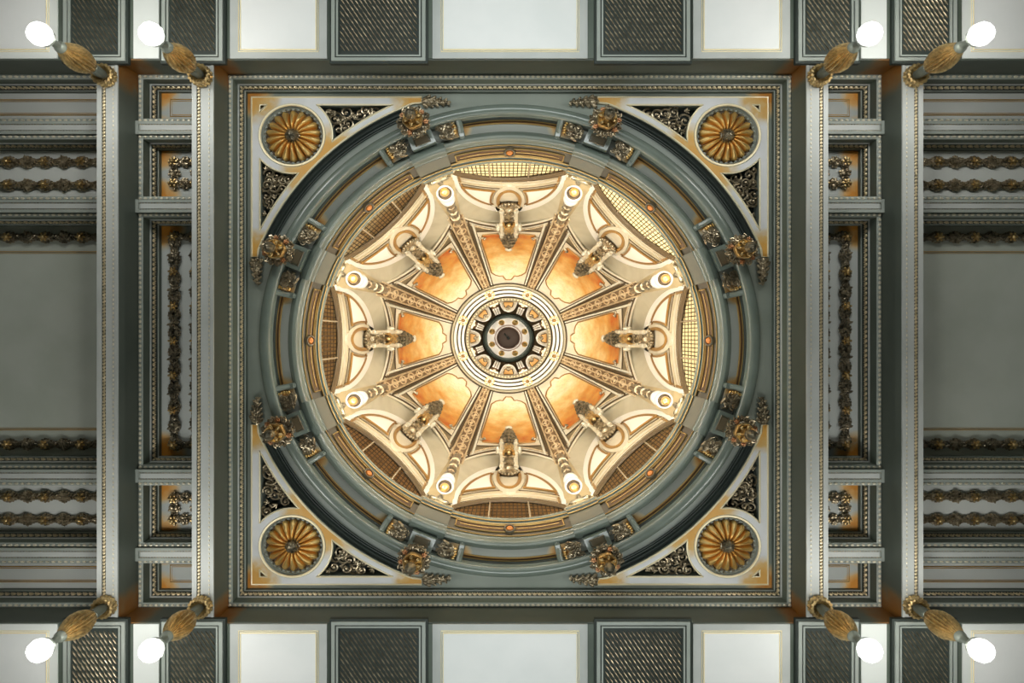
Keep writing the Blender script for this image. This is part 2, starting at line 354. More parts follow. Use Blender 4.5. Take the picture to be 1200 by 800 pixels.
# ---- beams
def rope(mb, x, y0, y1, z, sp=.085, r=.036):
    n = int((y1-y0)/sp); B = rotZ(.55)
    for i in range(n): mb.ell((x, y0+sp*(i+.5), z), (r, sp*.62, r), B, 6, 4)
def dots(mb, x, y0, y1, z, sp=.11, r=.02):
    n = int((y1-y0)/sp)
    for i in range(n): mb.ell((x, y0+sp*(i+.5), z), (r, sp*.36, r), I3, 5, 4)
for s in (-1, 1):
    for (xa, xb) in ((6.90,7.40),(9.13,9.61)):
        w = xb-xa; L = 6.93
        core = MB(); core.box(*sorted((s*xa, s*xb)), -L, L, ZS+.04, 20.75); o = struct(core, 'shaded_beamside')
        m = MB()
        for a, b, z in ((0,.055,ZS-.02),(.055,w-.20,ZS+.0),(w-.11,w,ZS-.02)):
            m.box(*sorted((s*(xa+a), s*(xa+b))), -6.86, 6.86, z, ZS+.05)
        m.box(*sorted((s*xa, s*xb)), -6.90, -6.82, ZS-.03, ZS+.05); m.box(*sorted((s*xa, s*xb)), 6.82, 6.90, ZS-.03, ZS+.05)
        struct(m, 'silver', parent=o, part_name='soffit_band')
        g = MB(); g.box(*sorted((s*(xa+w-.20), s*(xa+w-.11))), -6.85, 6.85, ZS+.02, ZS+.05); struct(g, 'black', parent=o, part_name='soffit_groove')
        r = MB(); rope(r, s*(xa+w-.155), -6.8, 6.8, ZS+.015); struct(r, 'eggs', parent=o, part_name='gilded_rope')
        d = MB(); dots(d, s*(xa+.105), -6.8, 6.8, ZS-.003); struct(d, 'beads', parent=o, part_name='bead_row')
# lateral beams above and below
for s in (-1, 1):
    m = MB(); m.box(-15.6, 15.6, *sorted((s*6.93, s*11.2)), ZS, 20.9); struct(m, 'shaded_beamside')
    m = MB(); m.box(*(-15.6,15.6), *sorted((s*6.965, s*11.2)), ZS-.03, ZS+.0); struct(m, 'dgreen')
for s in (-1, 1):
    for y in (1, -1):   # closing strip at the ends of the side bays
        pass
    m = MB(); m.box(*sorted((s*15.2, s*16)), -11.2, 11.2, ZC-.1, 20.9); struct(m, 'sage')
# ---- walls and floor of the hall, below and outside the view
for nm, (x0, x1, y0, y1) in dict(left=(-16.3,-16,-11.5,11.5), right=(16,16.3,-11.5,11.5), top=(-16.3,16.3,-11.5,-11.2), bottom=(-16.3,16.3,11.2,11.5)).items():
    m = MB(); m.box(x0, x1, y0, y1, -EYE, 22.1); struct(m, 'hallwall', 'wall_hall_'+nm)
m = MB(); m.box(-16.3, 16.3, -11.5, 11.5, -EYE-.2, -EYE); struct(m, 'hallfloor', 'floor')
m = MB(); m.plate([(-16.3,-11.5),(16.3,-11.5),(16.3,11.5),(-16.3,11.5)], [arc(0, 0, 5.7, 0, 2*pi, 96)[:-1]], 21.95, 22.11); struct(m, 'hallwall')  # unseen roof slab, added to keep the sun from leaking past the ring
# ---- cross bars between the coffers
def bar(x0, x1, ya, yb, capped):
    m = MB(); z = 19.86; m.box(x0, x1, ya, yb, z+.03, 20.82); o = struct(m, 'sage')
    m = MB(); e = .06
    m.box(x0, x1, ya-.015, ya+e, z-.0, z+.05); m.box(x0, x1, yb-e, yb+.015, z-.0, z+.05)
    if capped: m.box(*((x0-.04, x0+.07) if capped < 0 else (x1-.07, x1+.04)), ya-.02, yb+.02, z-.02, z+.06)
    struct(m, 'sage', parent=o, part_name='bar_edge')
    m = MB(); m.box(x0+(.11 if capped < 0 else 0), x1-(.11 if capped > 0 else 0), ya+.085, yb-.085, z+.01, z+.04); struct(m, 'silver', parent=o, part_name='bar_soffit')
    m = MB()
    for y in (ya+.07, yb-.07):
        n = int((x1-x0)/.07)
        for i in range(n): m.ell((x0+.07*(i+.5), y, z+.015), (.026,.014,.014), I3, 5, 4)
    struct(m, 'bronze', parent=o, part_name='bead_row')
for s in (-1, 1):
    for sy in (-1, 1):
        for a, b in BARS:
            ya, yb = sorted((sy*a, sy*b)); bar(*sorted((s*XI, s*XO)), ya, yb, s); bar(*sorted((s*9.61, s*15.2)), ya, yb, 0)
# ---- gilded rectangles painted on coffer panels (flat mouldings)
def gframe(x0,x1,y0,y1,z,m='goldline',r=.018,name='gilt_line'):
    g = MB(); g.tube(rectloop(x0,x1,y0,y1,0,z), r, 4, closed=True); g.tube(rectloop(x0,x1,y0,y1,.045,z), r*.6, 4, closed=True); return struct(g, m)
for s in (-1, 1):
    for sy in (-1, 1):
        gframe(*sorted((s*7.86, s*8.67)), *sorted((sy*6.07, sy*6.53)), 20.79)
        gframe(*sorted((s*9.95, s*14.8)), *sorted((sy*6.11, sy*6.52)), 20.79)
    gframe(*sorted((s*10.3, s*14.5)), -2.41, 2.41, 20.79)
# ---- bright panels on the lateral soffits
for sy in (-1, 1):
    for x0, x1 in ((-6.5,-4.25),(-1.8,1.8),(4.25,6.5),(-8.74,-8.15),(8.15,8.74),(-12.6,-10.5),(10.5,12.6)):
        y0, y1 = sorted((sy*6.955, sy*8.75)); m = MB(); m.box(x0, x1, y0, y1, ZS-.06, ZS-.02); o = struct(m, 'silver' if abs(x0) < 8 else 'lightpanel')
        if x1-x0 > 1:
            ya, yb = sorted((sy*7.17, sy*8.55))
            m = MB(); m.box(x0+.25, x1-.25, ya, yb, ZS-.075, ZS-.055); struct(m, 'bright', parent=o, part_name='panel_field')
            g = MB(); g.tube(rectloop(x0+.25,x1-.25,ya,yb,0,ZS-.07), .025, 4, closed=True); g.tube(rectloop(x0+.2,x1-.2,ya-.05,yb+.05,0,ZS-.065), .015, 4, closed=True); struct(g, 'palegold', parent=o, part_name='gilded_outline')
# ================================================================ DOME RING
def ringsweep(mb, prof, a0=0, a1=360, n=192, ends=False): mb.lathe(prof, n, a0=radians(a0), a1=radians(a1), ends=ends)
def cyma(pts): return pts
m = MB(); c = (6.25, 20.80); prof = [(6.44,21.5)]+[(c[0]+.15*cos(t), c[1]+.16*sin(t)) for t in [-.1*pi+ -pi*.8*i/10 for i in range(11)]]+[(6.11,20.9),(6.095,21.0)]
ringsweep(m, prof); struct(m, 'ring')
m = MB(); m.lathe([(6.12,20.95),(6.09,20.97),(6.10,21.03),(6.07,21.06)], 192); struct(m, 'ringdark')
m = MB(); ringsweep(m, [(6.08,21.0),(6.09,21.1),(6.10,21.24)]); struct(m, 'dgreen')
m = MB(); ringsweep(m, [(6.2,21.22),(5.72,21.22)]); struct(m, 'ringpanel')
# diagonal stepped ring
m = MB(); m2 = MB()
for k in range(4):
    a0, a1 = 90*k+22.5, 90*k+67.5
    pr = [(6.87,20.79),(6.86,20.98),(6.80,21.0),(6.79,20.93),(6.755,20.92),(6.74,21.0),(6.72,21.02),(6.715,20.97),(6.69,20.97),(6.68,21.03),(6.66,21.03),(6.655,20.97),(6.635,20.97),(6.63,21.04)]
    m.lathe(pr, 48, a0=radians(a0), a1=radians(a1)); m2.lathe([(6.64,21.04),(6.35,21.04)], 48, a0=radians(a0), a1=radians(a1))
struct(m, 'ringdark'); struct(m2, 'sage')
# torus 2 and the sloping frieze
T2 = [(5.84,21.5),(5.82,21.35),(5.78,21.22),(5.72,21.13),(5.65,21.10),(5.58,21.14),(5.53,21.22),(5.51,21.30),(5.525,21.32),(5.50,21.38),(5.48,21.40),(5.485,21.46),(5.46,21.48)]
FR = [(5.46,21.48),(5.23,21.84)]
LIP = [(5.23,21.84),(5.225,21.80),(5.205,21.79),(5.19,21.83),(5.195,21.88),(5.165,21.90),(5.15,21.93),(5.13,21.98),(5.125,22.16),(5.14,22.2),(5.18,22.2),(5.19,22.1),(5.9,22.1)]
m = MB(); ringsweep(m, T2); struct(m, 'ring')
m = MB(); ringsweep(m, FR); struct(m, 'tan')
m = MB(); ringsweep(m, LIP); struct(m, 'ring')
m = MB(); m.lathe([(5.235,21.825),(5.225,21.775),(5.20,21.775),(5.195,21.80)], 192); m.lathe([(5.468,21.47),(5.47,21.445),(5.455,21.45),(5.45,21.47)], 192); m.lathe([(5.158,21.91),(5.148,21.885),(5.135,21.905),(5.137,21.93)], 192); struct(m, 'goldline')
BAYS = ['top','upper right','right','lower right','bottom','lower left','left','upper left']
PIERS = ['right of the top window','above the right window','below the right window','right of the bottom window','left of the bottom window','below the left window','above the left window','left of the top window']
def pol(r, a, Z):                # bay axes, r in metres
    a = radians(a); return (r*sin(a), r*cos(a), Z)
def frz(t, off=0):               # a point across the sloping frieze, t from 0 outer to 1 inner
    r = 5.46+(5.23-5.46)*t; z = 21.48+.36*t; return r-off*.84, z-off*.54
for k in range(8):               # projecting blocks over the piers
    T = bay(22.5+45*k); m = MB(T); h = 4.9; prof = [(r-.13 if i > 2 else r-.05*i, z-.20) for i, (r, z) in enumerate(T2)]
    def sw(mb, pr, n=8, hh=4.9):
        v = []; f = []
        for (r, z) in pr:
            for i in range(n+1): v.append(pol(r, -hh+2*hh*i/n, z))
        for j in range(len(pr)-1):
            for i in range(n): f.append((j*(n+1)+i, j*(n+1)+i+1, (j+1)*(n+1)+i+1, (j+1)*(n+1)+i))
        q = len(pr); f.append(tuple(j*(n+1) for j in range(q))); f.append(tuple(j*(n+1)+n for j in range(q))); mb.add(v, f)
    full = prof+[(5.60,21.75)]
    sw(m, full); o = struct(m, 'ring')
    m = MB(T); sw(m, [(5.5,21.10),(5.33,21.28),(5.125,21.66),(5.3,22.0)]); struct(m, 'blockface', parent=o, part_name='block_face')
    m = MB(T); sw(m, [(5.3,21.9)]+[(r-.10, z-.16) for r, z in LIP[:-1]]+[(5.3,22.04)]); struct(m, 'ring', parent=o, part_name='block_lip')
    m = MB(T); m.tube([pol(5.112, -h+2*h*i/8, 21.62) for i in range(9)], .016, 5); m.tube([pol(5.045, -h+2*h*i/8, 21.73) for i in range(9)], .012, 5); struct(m, 'goldline', parent=o, part_name='gilded_edge')
# radial dividers and frames of the upper recess
for k in range(8):
    T = bay(22.5+45*k); m = MB(T)
    for d in (-10.1, 10.1):
        a = radians(d); B = np.array([[cos(a), sin(a), 0],[-sin(a), cos(a), 0],[0,0,1]]); P0 = pol(5.78, d, 21.05); P1 = pol(6.16, d, 20.80)
        m.tube([pol(5.72, d, 21.16), pol(5.95, d, 20.96), pol(6.2, d, 20.80)], .085, 8)
        m.obox(pol(5.96, d, 21.25), B, .055, .24, .26)
    struct(m, 'ring')
def bandpts(r, a0, a1, z, n=14): return [pol(r, a0+(a1-a0)*i/n, z) for i in range(n+1)]
for k in range(8):
    T = bay(45*k); m = MB(T); A = 11.9
    m.tube(bandpts(6.00, -A, A, 21.20) + bandpts(5.74, A, -A, 21.20), .02, 5, closed=True)
    m.tube(bandpts(6.065, -A-.3, A+.3, 21.13), .014, 5); o = struct(m, 'goldline')
    m = MB(T); m.tube(bandpts(6.035, -A-.3, A+.3, 21.20), .03, 5); struct(m, 'rust', parent=o, part_name='recess_brown_line')  # thin rust brown line along the outer edge of the recess panel
# frieze insets and bosses
for k in range(8):
    T = bay(45*k); A = 15.6
    m = MB(T)
    def q(t, a, off): r, z = frz(t, off); return pol(r, a, z)
    v = []; f = []; n = 24
    for i in range(n+1):
        a = -A+2*A*i/n; v += [q(.30, a, .012), q(.78, a, .012)]
    for i in range(n): f.append((2*i, 2*i+1, 2*i+3, 2*i+2))
    m.add(v, f); o = single(m, 'frieze_inset', 'rust', 'rust brown curved inset panel of the tan frieze ring in the %s bay' % BAYS[k], 'panel', 'inset panels of the frieze ring')
    m = MB(T); m.tube([q(.27, -A+2*A*i/n, .03) for i in range(n+1)] + [q(.82, A-2*A*i/n, .03) for i in range(n+1)], .02, 5, closed=True)
    m.tube([q(.58, -A+1.2+2*(A-1.2)*i/n, .02) for i in range(n+1)], .014, 5); part(m, 'inset_frame', 'goldline', o)
    cr, cz = frz(.52, .05); nrm = np.array([0,-.84,-.54]); nrm /= np.linalg.norm(nrm); B = np.array([[1,0,0],np.cross(nrm,[1,0,0]),nrm]).T
    t = thing('frieze_boss', 'round orange boss in a green rim on the frieze ring, %s bay' % BAYS[k], 'boss', tuple((bay(45*k) @ np.array([0,cr,cz]))), 'orange bosses of the frieze ring')
    m = MB(T); m.lathe([(0,.05),(.07,.045),(.10,.0),(.105,-.04)], 20, (0,cr,cz), B); part(m, 'boss_disc', 'orange', t)
    m = MB(T); m.lathe([(.105,-.04),(.11,.035),(.145,.04),(.165,.0),(.17,-.05)], 20, (0,cr,cz), B); part(m, 'boss_rim', 'tan', t)
# ================================================================ DRUM, LUNETTES AND VAULT
A0 = 5.5
def LP(u, v, off=0):             # point of the bay wall seen u across and v outwards (in 1/900 of its height)
    Z = 900*A0/v; return np.array([u*Z/900, A0-off, Z])
ZT = [(47,40.8),(62,40.0),(80,38.75),(100,37.2),(118,35.55),(131.5,34.2),(142,32.95),(155,31.5),(160,30.9)]
def Zd(r): return float(np.interp(r, [a for a, b in ZT], [b for a, b in ZT]))
def DP(r, a, off=0):             # point of the dome shell in bay axes
    Z = Zd(r); R = r*Z/900; rr = radians(a); R2 = R-off*.4; return np.array([R2*sin(rr), R2*cos(rr), Z-off*.9])
def C2(th, gu=0., gv=0.): return ((63-gu)*sin(th), 196-(46-gv)*cos(th))
def C3(u): return 131.5+10.5*(u/52)**2
def C0(u, v=188.6): return v+8.0*(u/62)**2
for k in range(8):
    T = bay(45*k); B_ = BAYS[k]
    # window: amber panes, lead grid, mullions
    m = MB(T)
    m.add([(-1.95,5.56,22.1),(1.95,5.56,22.1),(1.95,5.56,26.6),(-1.95,5.56,26.6)], [(0,1,2,3)]); w = struct(m, 'window', 'window_%d' % (k+1))
    m = MB(T)
    for i in range(31): x = -1.9+3.8*i/30; m.box(x-.014, x+.014, 5.53, 5.56, 22.1, 26.6)
    for i in range(11): z = 22.2+.44*i; m.box(-1.9, 1.9, 5.548, 5.556, z-.034, z+.034)
    part(m, 'lead_grid', 'lead', w)
    m = MB(T)
    for x in (-.61, .61): m.box(x-.022, x+.022, 5.47, 5.57, 22.1, 26.6)
    part(m, 'mullion', 'mullion', w)
    # wall sides and lunette
    m = MB(T); n = 40; v = []; f = []
    for i in range(n+1):
        th = -pi/2+pi*i/n; u, vv = C2(th); u0 = 62*sin(th)*1.0; p = LP(u, vv); q = LP(u0, C0(u0)); 
        v += [p, q]
    for i in range(n): f.append((2*i, 2*i+1, 2*i+3, 2*i+2))
    v2 = [np.array(p)+np.array([0,.2,0]) for p in v]
    m.add(v, f); m.add([v[2*i+1] for i in range(n+1)]+[v2[2*i+1] for i in range(n+1)], [(i,i+1,n+2+i,n+1+i) for i in range(n)])
    wall = struct(m, 'cream', 'wall_%s' % B_.replace(' ', '_'))
    # cornice lines over the window
    def along(fn, n=30): return [fn(-1+2*i/n) for i in range(n+1)]
    m = MB(T); m.tube(along(lambda s: LP(61*s, C0(61*s, 187.2), .02)), .045, 6); m.tube(along(lambda s: LP(60*s, C0(60*s, 183.0), .01)), .025, 6)
    m.tube(along(lambda s: LP(59*s, C0(59*s, 179.4), .02)), .05, 6); struct(m, 'cornice', parent=wall, part_name='cornice_band')
    m = MB(T); m.tube(along(lambda s: LP(61.5*s, C0(61.5*s, 189.2), .04)), .08, 6); m.tube(along(lambda s: LP(58*s, C0(58*s, 177.6), .02)), .035, 6); m.tube(along(lambda s: LP(60.5*s, C0(60*s, 184.8), .0)), .02, 5); struct(m, 'brown', parent=wall, part_name='groove_and_shadow_line')  # outermost brown tube stands in for the shadow at the window head; others are grooves
    # white arch band: a flat swept box
    m = MB(T); n = 44; v = []; f = []
    for i in range(n+1):
        th = -pi/2+pi*i/n; a = LP(*C2(th)); b = LP(*C2(th, 5.0, 5.0)); d = np.array([0,-.07,0]); v += [a, a+d, b+d, b]
    for i in range(n):
        for j in range(3): f.append((4*i+j, 4*i+j+1, 4*i+5+j, 4*i+4+j))
    m.add(v, f); struct(m, 'creamline', parent=wall, part_name='arch_band')
    m = MB(T); m.tube([LP(*C2(-pi/2+pi*i/44, 7.0, 6.6), .02) for i in range(45)], .04, 5); struct(m, 'browngold', parent=wall, part_name='arch_inner_line')
    # ring medallion of the lunette
    rp = lambda R, off, n=32: [LP(R*cos(2*pi*i/n), 164+R*sin(2*pi*i/n), off) for i in range(n)]
    m = MB(T); Rs = [(17.6,0),(17.4,.07),(13.2,.07),(12.6,.01)]; v = []; f = []
    for R, off in Rs: v += rp(R, off)
    for j in range(3):
        for i in range(32): f.append((j*32+i, j*32+(i+1)%32, (j+1)*32+(i+1)%32, (j+1)*32+i))
    m.add(v, f); struct(m, 'cream', parent=wall, part_name='medallion_ring')
    m = MB(T); m.tube(rp(12.2, .06), .075, 6, closed=True); struct(m, 'browngold', parent=wall, part_name='medallion_gilt_ring')
    for s in (-1, 1):
        pts = []
        for i in range(8): a = radians(50-80*i/7); pts.append((20.3*cos(a), 164+20.3*sin(a)))
        pts = [(x, y) for x, y in pts if C0(x, 175) > y]
        cut = []
        for i in range(17):
            u = 19.8+(54-19.8)*i/16; vv = 196-39.4*sqrt(max(0, 1-(u/57.)**2)); cut.append((u, vv))
        up = [(u, C0(u, 174.8)) for u in np.linspace(52.5, 16, 12)]
        cut = [c for c in cut if c[1] < C0(c[0], 174.8)-.3]; pts = [p for p in pts if p[1] > 157.6]
        loop = [(s*u, vv) for u, vv in (cut+up+pts)]
        cen = np.mean(np.array(loop), 0); ctr = LP(*cen, .045)
        L3 = [LP(u, vv, .045) for u, vv in loop]; m = MB(T); nL = len(L3)
        m.add(L3+[ctr], [(i, (i+1)%nL, nL) for i in range(nL)]); pn = struct(m, 'creamline', parent=wall, part_name='crescent_field')
        m = MB(T); m.tube([LP(u, vv, .06) for u, vv in loop], .04, 5, closed=True); struct(m, 'browngold', parent=wall, part_name='crescent_outline')
    # vault soffit between arch and dome
    m = MB(T)
    def sof(s, t):
        th = -pi/2+pi*s; u, vv = C2(th); p = LP(u, vv); u3 = 52.5*sin(th); v3 = C3(u3); r3 = sqrt(u3*u3+v3*v3); Z3 = Zd(r3); q = np.array([u3*Z3/900, v3*Z3/900, Z3])
        w = p*(1-t)+q*t; w = w + np.array([0,.0,.35])*sin(pi*t)*cos(th); return w
    m.grid(sof, 40, 8); struct(m, 'soffit', 'ceiling')
    # dark edge with bead line at the foot of the dome field
    def c3p(s, dr=0, off=0):
        u = 52.5*s; vv = C3(u)-dr; r = sqrt(u*u+vv*vv); return DP(r, degrees(atan2(u, vv)), off)
    m = MB(T); m.tube([c3p(-1+2*i/30) for i in range(31)], .07, 6); o = struct(m, 'brown')
    m = MB(T); m.tube([c3p(-1+2*i/30, -1.2, .05) for i in range(31)], .045, 6); m.tube([c3p(-.97+1.94*i/30, 2.6, .06) for i in range(31)], .03, 6); struct(m, 'frame', parent=o, part_name='dome_foot_band')
    m = MB(T)
    for i in range(60): s = -.95+1.9*i/59; m.ell(c3p(s, 4.6, .05), .045, nu=5, nv=4)
    struct(m, 'ribscroll', parent=o, part_name='bead_row')
    # dome field
    m = MB(T)
    def rC3(a):
        a = min(abs(a), 22.5); r = 135.
        for _ in range(12): r = C3(r*sin(radians(a)))/cos(radians(a))
        return r
    m.grid(lambda s, t: DP(60+(rC3(-22.5+45*s)-60)*t, -22.5+45*s), 24, 16); struct(m, 'ochre', 'ceiling')
    # pier face beside the bay
    T2_ = bay(45*k+22.5); m = MB(T)
    pL = [LP(*C2(pi/2)), sof(1, 1)]; Tn = bay(45*(k+1)); loc = np.linalg.inv(T) @ Tn
    pR = [loc @ (LP(*C2(pi/2))*np.array([-1,1,1])), loc @ (sof(1,1)*np.array([-1,1,1]))]
    def pf(s, t): a = pL[0]*(1-t)+pL[1]*t; b = pR[0]*(1-t)+pR[1]*t; return a*(1-s)+b*s
    m.grid(pf, 4, 8); lo = [p.copy() for p in (pL[0], pR[0])]
    for p in lo: p[2] = 22.05
    m.add([pL[0], pR[0], lo[1], lo[0]], [(0,1,2,3)]); struct(m, 'pier', 'wall_pier')
    # the reveals beside the window
    m = MB(T)
    for s in (-1, 1): x = 1.79*s; m.add([(x,5.56,22.05),(x,5.50,22.05),(x,5.50,25.6),(x,5.56,25.6),(x+s*.3,5.50,22.05),(x+s*.3,5.5,25.6)], [(0,1,2,3),(1,4,5,2)])
    struct(m, 'cream', parent=wall, part_name='window_reveal')

def figure_label(k): return BAYS[k]
# ================================================================ THINGS ON THE DOME
def foliage(mb, c, B, L, W, n, seed, h=.06, size=1.):
    rg = random.Random(seed); c = np.array(c, float); B = np.array(B)
    for i in range(n):
        x = rg.uniform(-L, L)*.85; y = rg.uniform(-W, W)*.8; p = c + B @ np.array([x, y, -h*rg.uniform(.2,1)])
        k = rg.random(); s = size*min(W, L)*rg.uniform(.28, .5)
        if k < .5: mb.spiral(p, B @ rotZ(rg.uniform(0,6.28)), s, rg.uniform(.9,1.5), s*.17, rg.choice((-1,1)), 12)
        elif k < .85:
            a = rg.uniform(0,6.28); R = B @ rotZ(a); mb.ell(p, (s*.9, s*.28, s*.2), R, 7, 5); mb.ell(p+R@np.array([s*.3,s*.3,0]), (s*.5, s*.18, s*.15), R@rotZ(.7), 6, 4); mb.ell(p+R@np.array([s*.3,-s*.3,0]), (s*.5, s*.18, s*.15), R@rotZ(-.7), 6, 4)
        else: mb.ell(p, s*.3, nu=7, nv=5)
# painted panels with cream frames
for k in range(8):
    T = bay(45*k); anchor = T @ DP(100, 0, .05)
    t = thing('painted_panel', 'orange and yellow painted sky panel in a cream frame, %s segment of the dome' % BAYS[k], 'painting', anchor, 'painted panels of the dome')
    def surf(s, tt, aw, r0, r1, off, cham, bot):
        x = 2*s-1; y = tt; r0 = r0+4.5*min(1, max(0, (abs(x)-.42)/.2)); am = aw = aw-1.6*(1-y)
        if y > 1-cham: am = aw*(1-.12*((y-(1-cham))/cham)**1.5)
        if bot and y < .12: am = aw*(.55+.45*min(1, (y/.12))**.5) if y < .09 else aw
        a = x*am; r = r0+(r1+3*(x*x))*0 + (r1-r0)*y + (1.5*x*x)*y
        return DP(r, a, off)
    m = MB(T); m.grid(lambda s, y: surf(s, y, 15.2, 69.5, 123.5, .07, .16, 1), 16, 34); part(m, 'painted_field', 'painted', t)
    m = MB(T)
    def fr(s, y): x = 2*s-1; return DP(65+(126.5-65)*y+4*x*x*y, x*(15.4+(.7*y)), .035)
    m.grid(fr, 18, 20); part(m, 'panel_frame', 'frame', t)
    bd = [surf(0, i/26, 15.2, 69.5, 123.5, .08, .16, 1) for i in range(27)] + [surf(i/12, 1, 15.2, 69.5, 123.5, .08, .16, 1) for i in range(1,12)] + [surf(1, 1-i/26, 15.2, 69.5, 123.5, .08, .16, 1) for i in range(27)] + [surf(1-i/12, 0, 15.2, 69.5, 123.5, .08, .16, 1) for i in range(1,12)]
    m = MB(T); m.tube(bd, .035, 5, closed=True); part(m, 'panel_outline', 'browngold', t)
    m = MB(T); e = [fr(0, i/20) for i in range(21)]+[fr(i/10, 1) for i in range(1,10)]+[fr(1, 1-i/20) for i in range(21)]+[fr(1-i/10, 0) for i in range(1,10)]
    m.tube(e, .03, 5, closed=True); part(m, 'frame_edge', 'brown', t)
    for s in (-1, 1):
        m = MB(T); p = DP(122.5, s*14.0, .10)
        for j in range(4): m.ell(p+np.array([s*(-.12+.09*j), -.05+.03*j, -.02]), (.10,.05,.06), rotZ(s*(-.9+.5*j)), 6, 4)
        part(m, 'corner_leaf', 'bronze', t)
# ribs
for k in range(8):
    T = bay(22.5+45*k); P_ = PIERS[k]; t = thing('dome_rib', 'gilded scrollwork rib of the dome running inward from the pier %s' % P_, 'rib', T @ DP(155, 0, 0), 'ribs of the dome')
    hw = lambda r: 3.35-.0*r
    m = MB(T); m.grid(lambda s, y: DP(61+95*y, (2*s-1)*2.95, .14 if 0 < s < 1 else .0), 8, 20); part(m, 'rib_band', 'ribband', t)
    m = MB(T)
    for a in (-3.0, 3.0): m.tube([DP(61+95*i/20, a, .13) for i in range(21)], .042, 6)
    part(m, 'rib_edge', 'ribscroll', t)
    m = MB(T)
    for a in (-4.3, 4.3): m.tube([DP(63+82*i/20, a, .05) for i in range(21)], .06, 5)
    part(m, 'rib_step', 'brown', t)
    for s in (-1, 1):
        m = MB(T)
        for i in range(54): r = 66+75*i/53; m.ell(DP(r, s*5.9, .05), .026+.0003*r, nu=5, nv=4)
        part(m, 'bead_row', 'beads', t)
    m = MB(T); n = 9
    for i in range(n):
        r = 64+ 88*((i+.5)/n); p = DP(r, 0, .17); R = r*Zd(r)/900*radians(2.15); tan = DP(r+2, 0, .17)-DP(r-2, 0, .17); tan /= np.linalg.norm(tan)
        y = tan; x = np.array([1,0,0]); z = np.cross(x, y); B = np.array([x,y,z]).T; g = 1.9
        m.tube([p + B @ np.array([R*cos(q), R*g*sin(q), 0]) for q in [2*pi*j/14 for j in range(14)]], R*.16, 5, closed=True)
        m.spiral(p+B@np.array([R*.2,R*.5,0]), B, R*.62, 1.2, R*.14, 1 if i % 2 else -1, 12); m.spiral(p+B@np.array([-R*.2,-R*.6,0]), B, R*.55, 1.2, R*.14, -1 if i % 2 else 1, 12, pi)
        m.ell(p, (R*.3,R*.5,R*.3), B, 6, 4)
    m.tube([DP(64+88*i/20, 0, .15) for i in range(21)], .04, 5); part(m, 'rib_scrollwork', 'ribscroll', t)
# torch-like colonnettes in front of the piers
for k in range(8):
    T = bay(22.5+45*k); R0 = 5.22; t = thing('torch_colonnette', 'hanging torch colonnette with white bell %s' % PIERS[k], 'torch', T @ np.array([0,R0,25.0]), 'torches below the dome ribs')
    c = (0, R0, 0)
    m = MB(T); m.lathe([(0,24.9),(.06,24.91),(.12,24.97),(.15,25.1),(.12,25.25),(.08,25.35)], 20, c); part(m, 'amber_tip', 'gold', t)
    m = MB(T); m.lathe([(.20,25.42),(.215,25.29),(.26,25.27),(.285,25.36),(.27,25.52),(.24,25.70),(.12,25.85),(.10,25.95)], 24, c); part(m, 'bell', 'glow', t)
    m = MB(T); m.lathe([(.05,25.33),(.19,25.34),(.205,25.36)], 20, c); part(m, 'bell_rim', 'brown', t)
    m = MB(T); m.lathe([(.10,25.95),(.21,26.15),(.25,26.35),(.22,26.6),(.10,26.85)], 24, c); part(m, 'collar', 'glow', t)
    m = MB(T); m.lathe([(.09,26.8),(.07,27.0),(.15,27.15),(.18,27.4),(.08,27.65),(.07,27.9),(.15,28.1),(.17,28.5),(.09,28.9),(.08,29.1),(.16,29.4),(.17,29.8),(.10,30.1),(.12,30.4),(.16,31.0),(.14,31.6)], 24, c, flute=8, fd=.12); part(m, 'shaft', 'darkbronze', t)
    for z, rr in ((27.0,.10), (27.78,.11), (29.0,.12), (30.2,.15)):
        m = MB(T); m.lathe([(.07,z-.05),(rr+.03,z-.03),(rr+.03,z+.03),(.07,z+.05)], 20, c); part(m, 'shaft_collar', 'ribscroll', t)
    # little dark scroll bracket beside the ledge
    t2 = MB(T); R = np.array([[1,0,0],[0,.55,-.83],[0,.83,.55]])
    for s in (-1, 1): t2.spiral((s*.22, 5.35, 23.85), R, .17, 1.3, .045, s, 14, 0 if s > 0 else pi); t2.spiral((s*.40, 5.40, 23.55), R, .10, 1.2, .03, -s, 12)
    t2.ell((0,5.3,24.0), (.09,.08,.22), nu=8, nv=5); t2.ell((0,5.32,23.7), (.3,.06,.06), nu=8, nv=5)
    single(t2, 'scroll_bracket', 'darkbronze', 'small dark scroll bracket on the dome ledge %s' % PIERS[k], 'bracket', 'scroll brackets on the dome ledge')
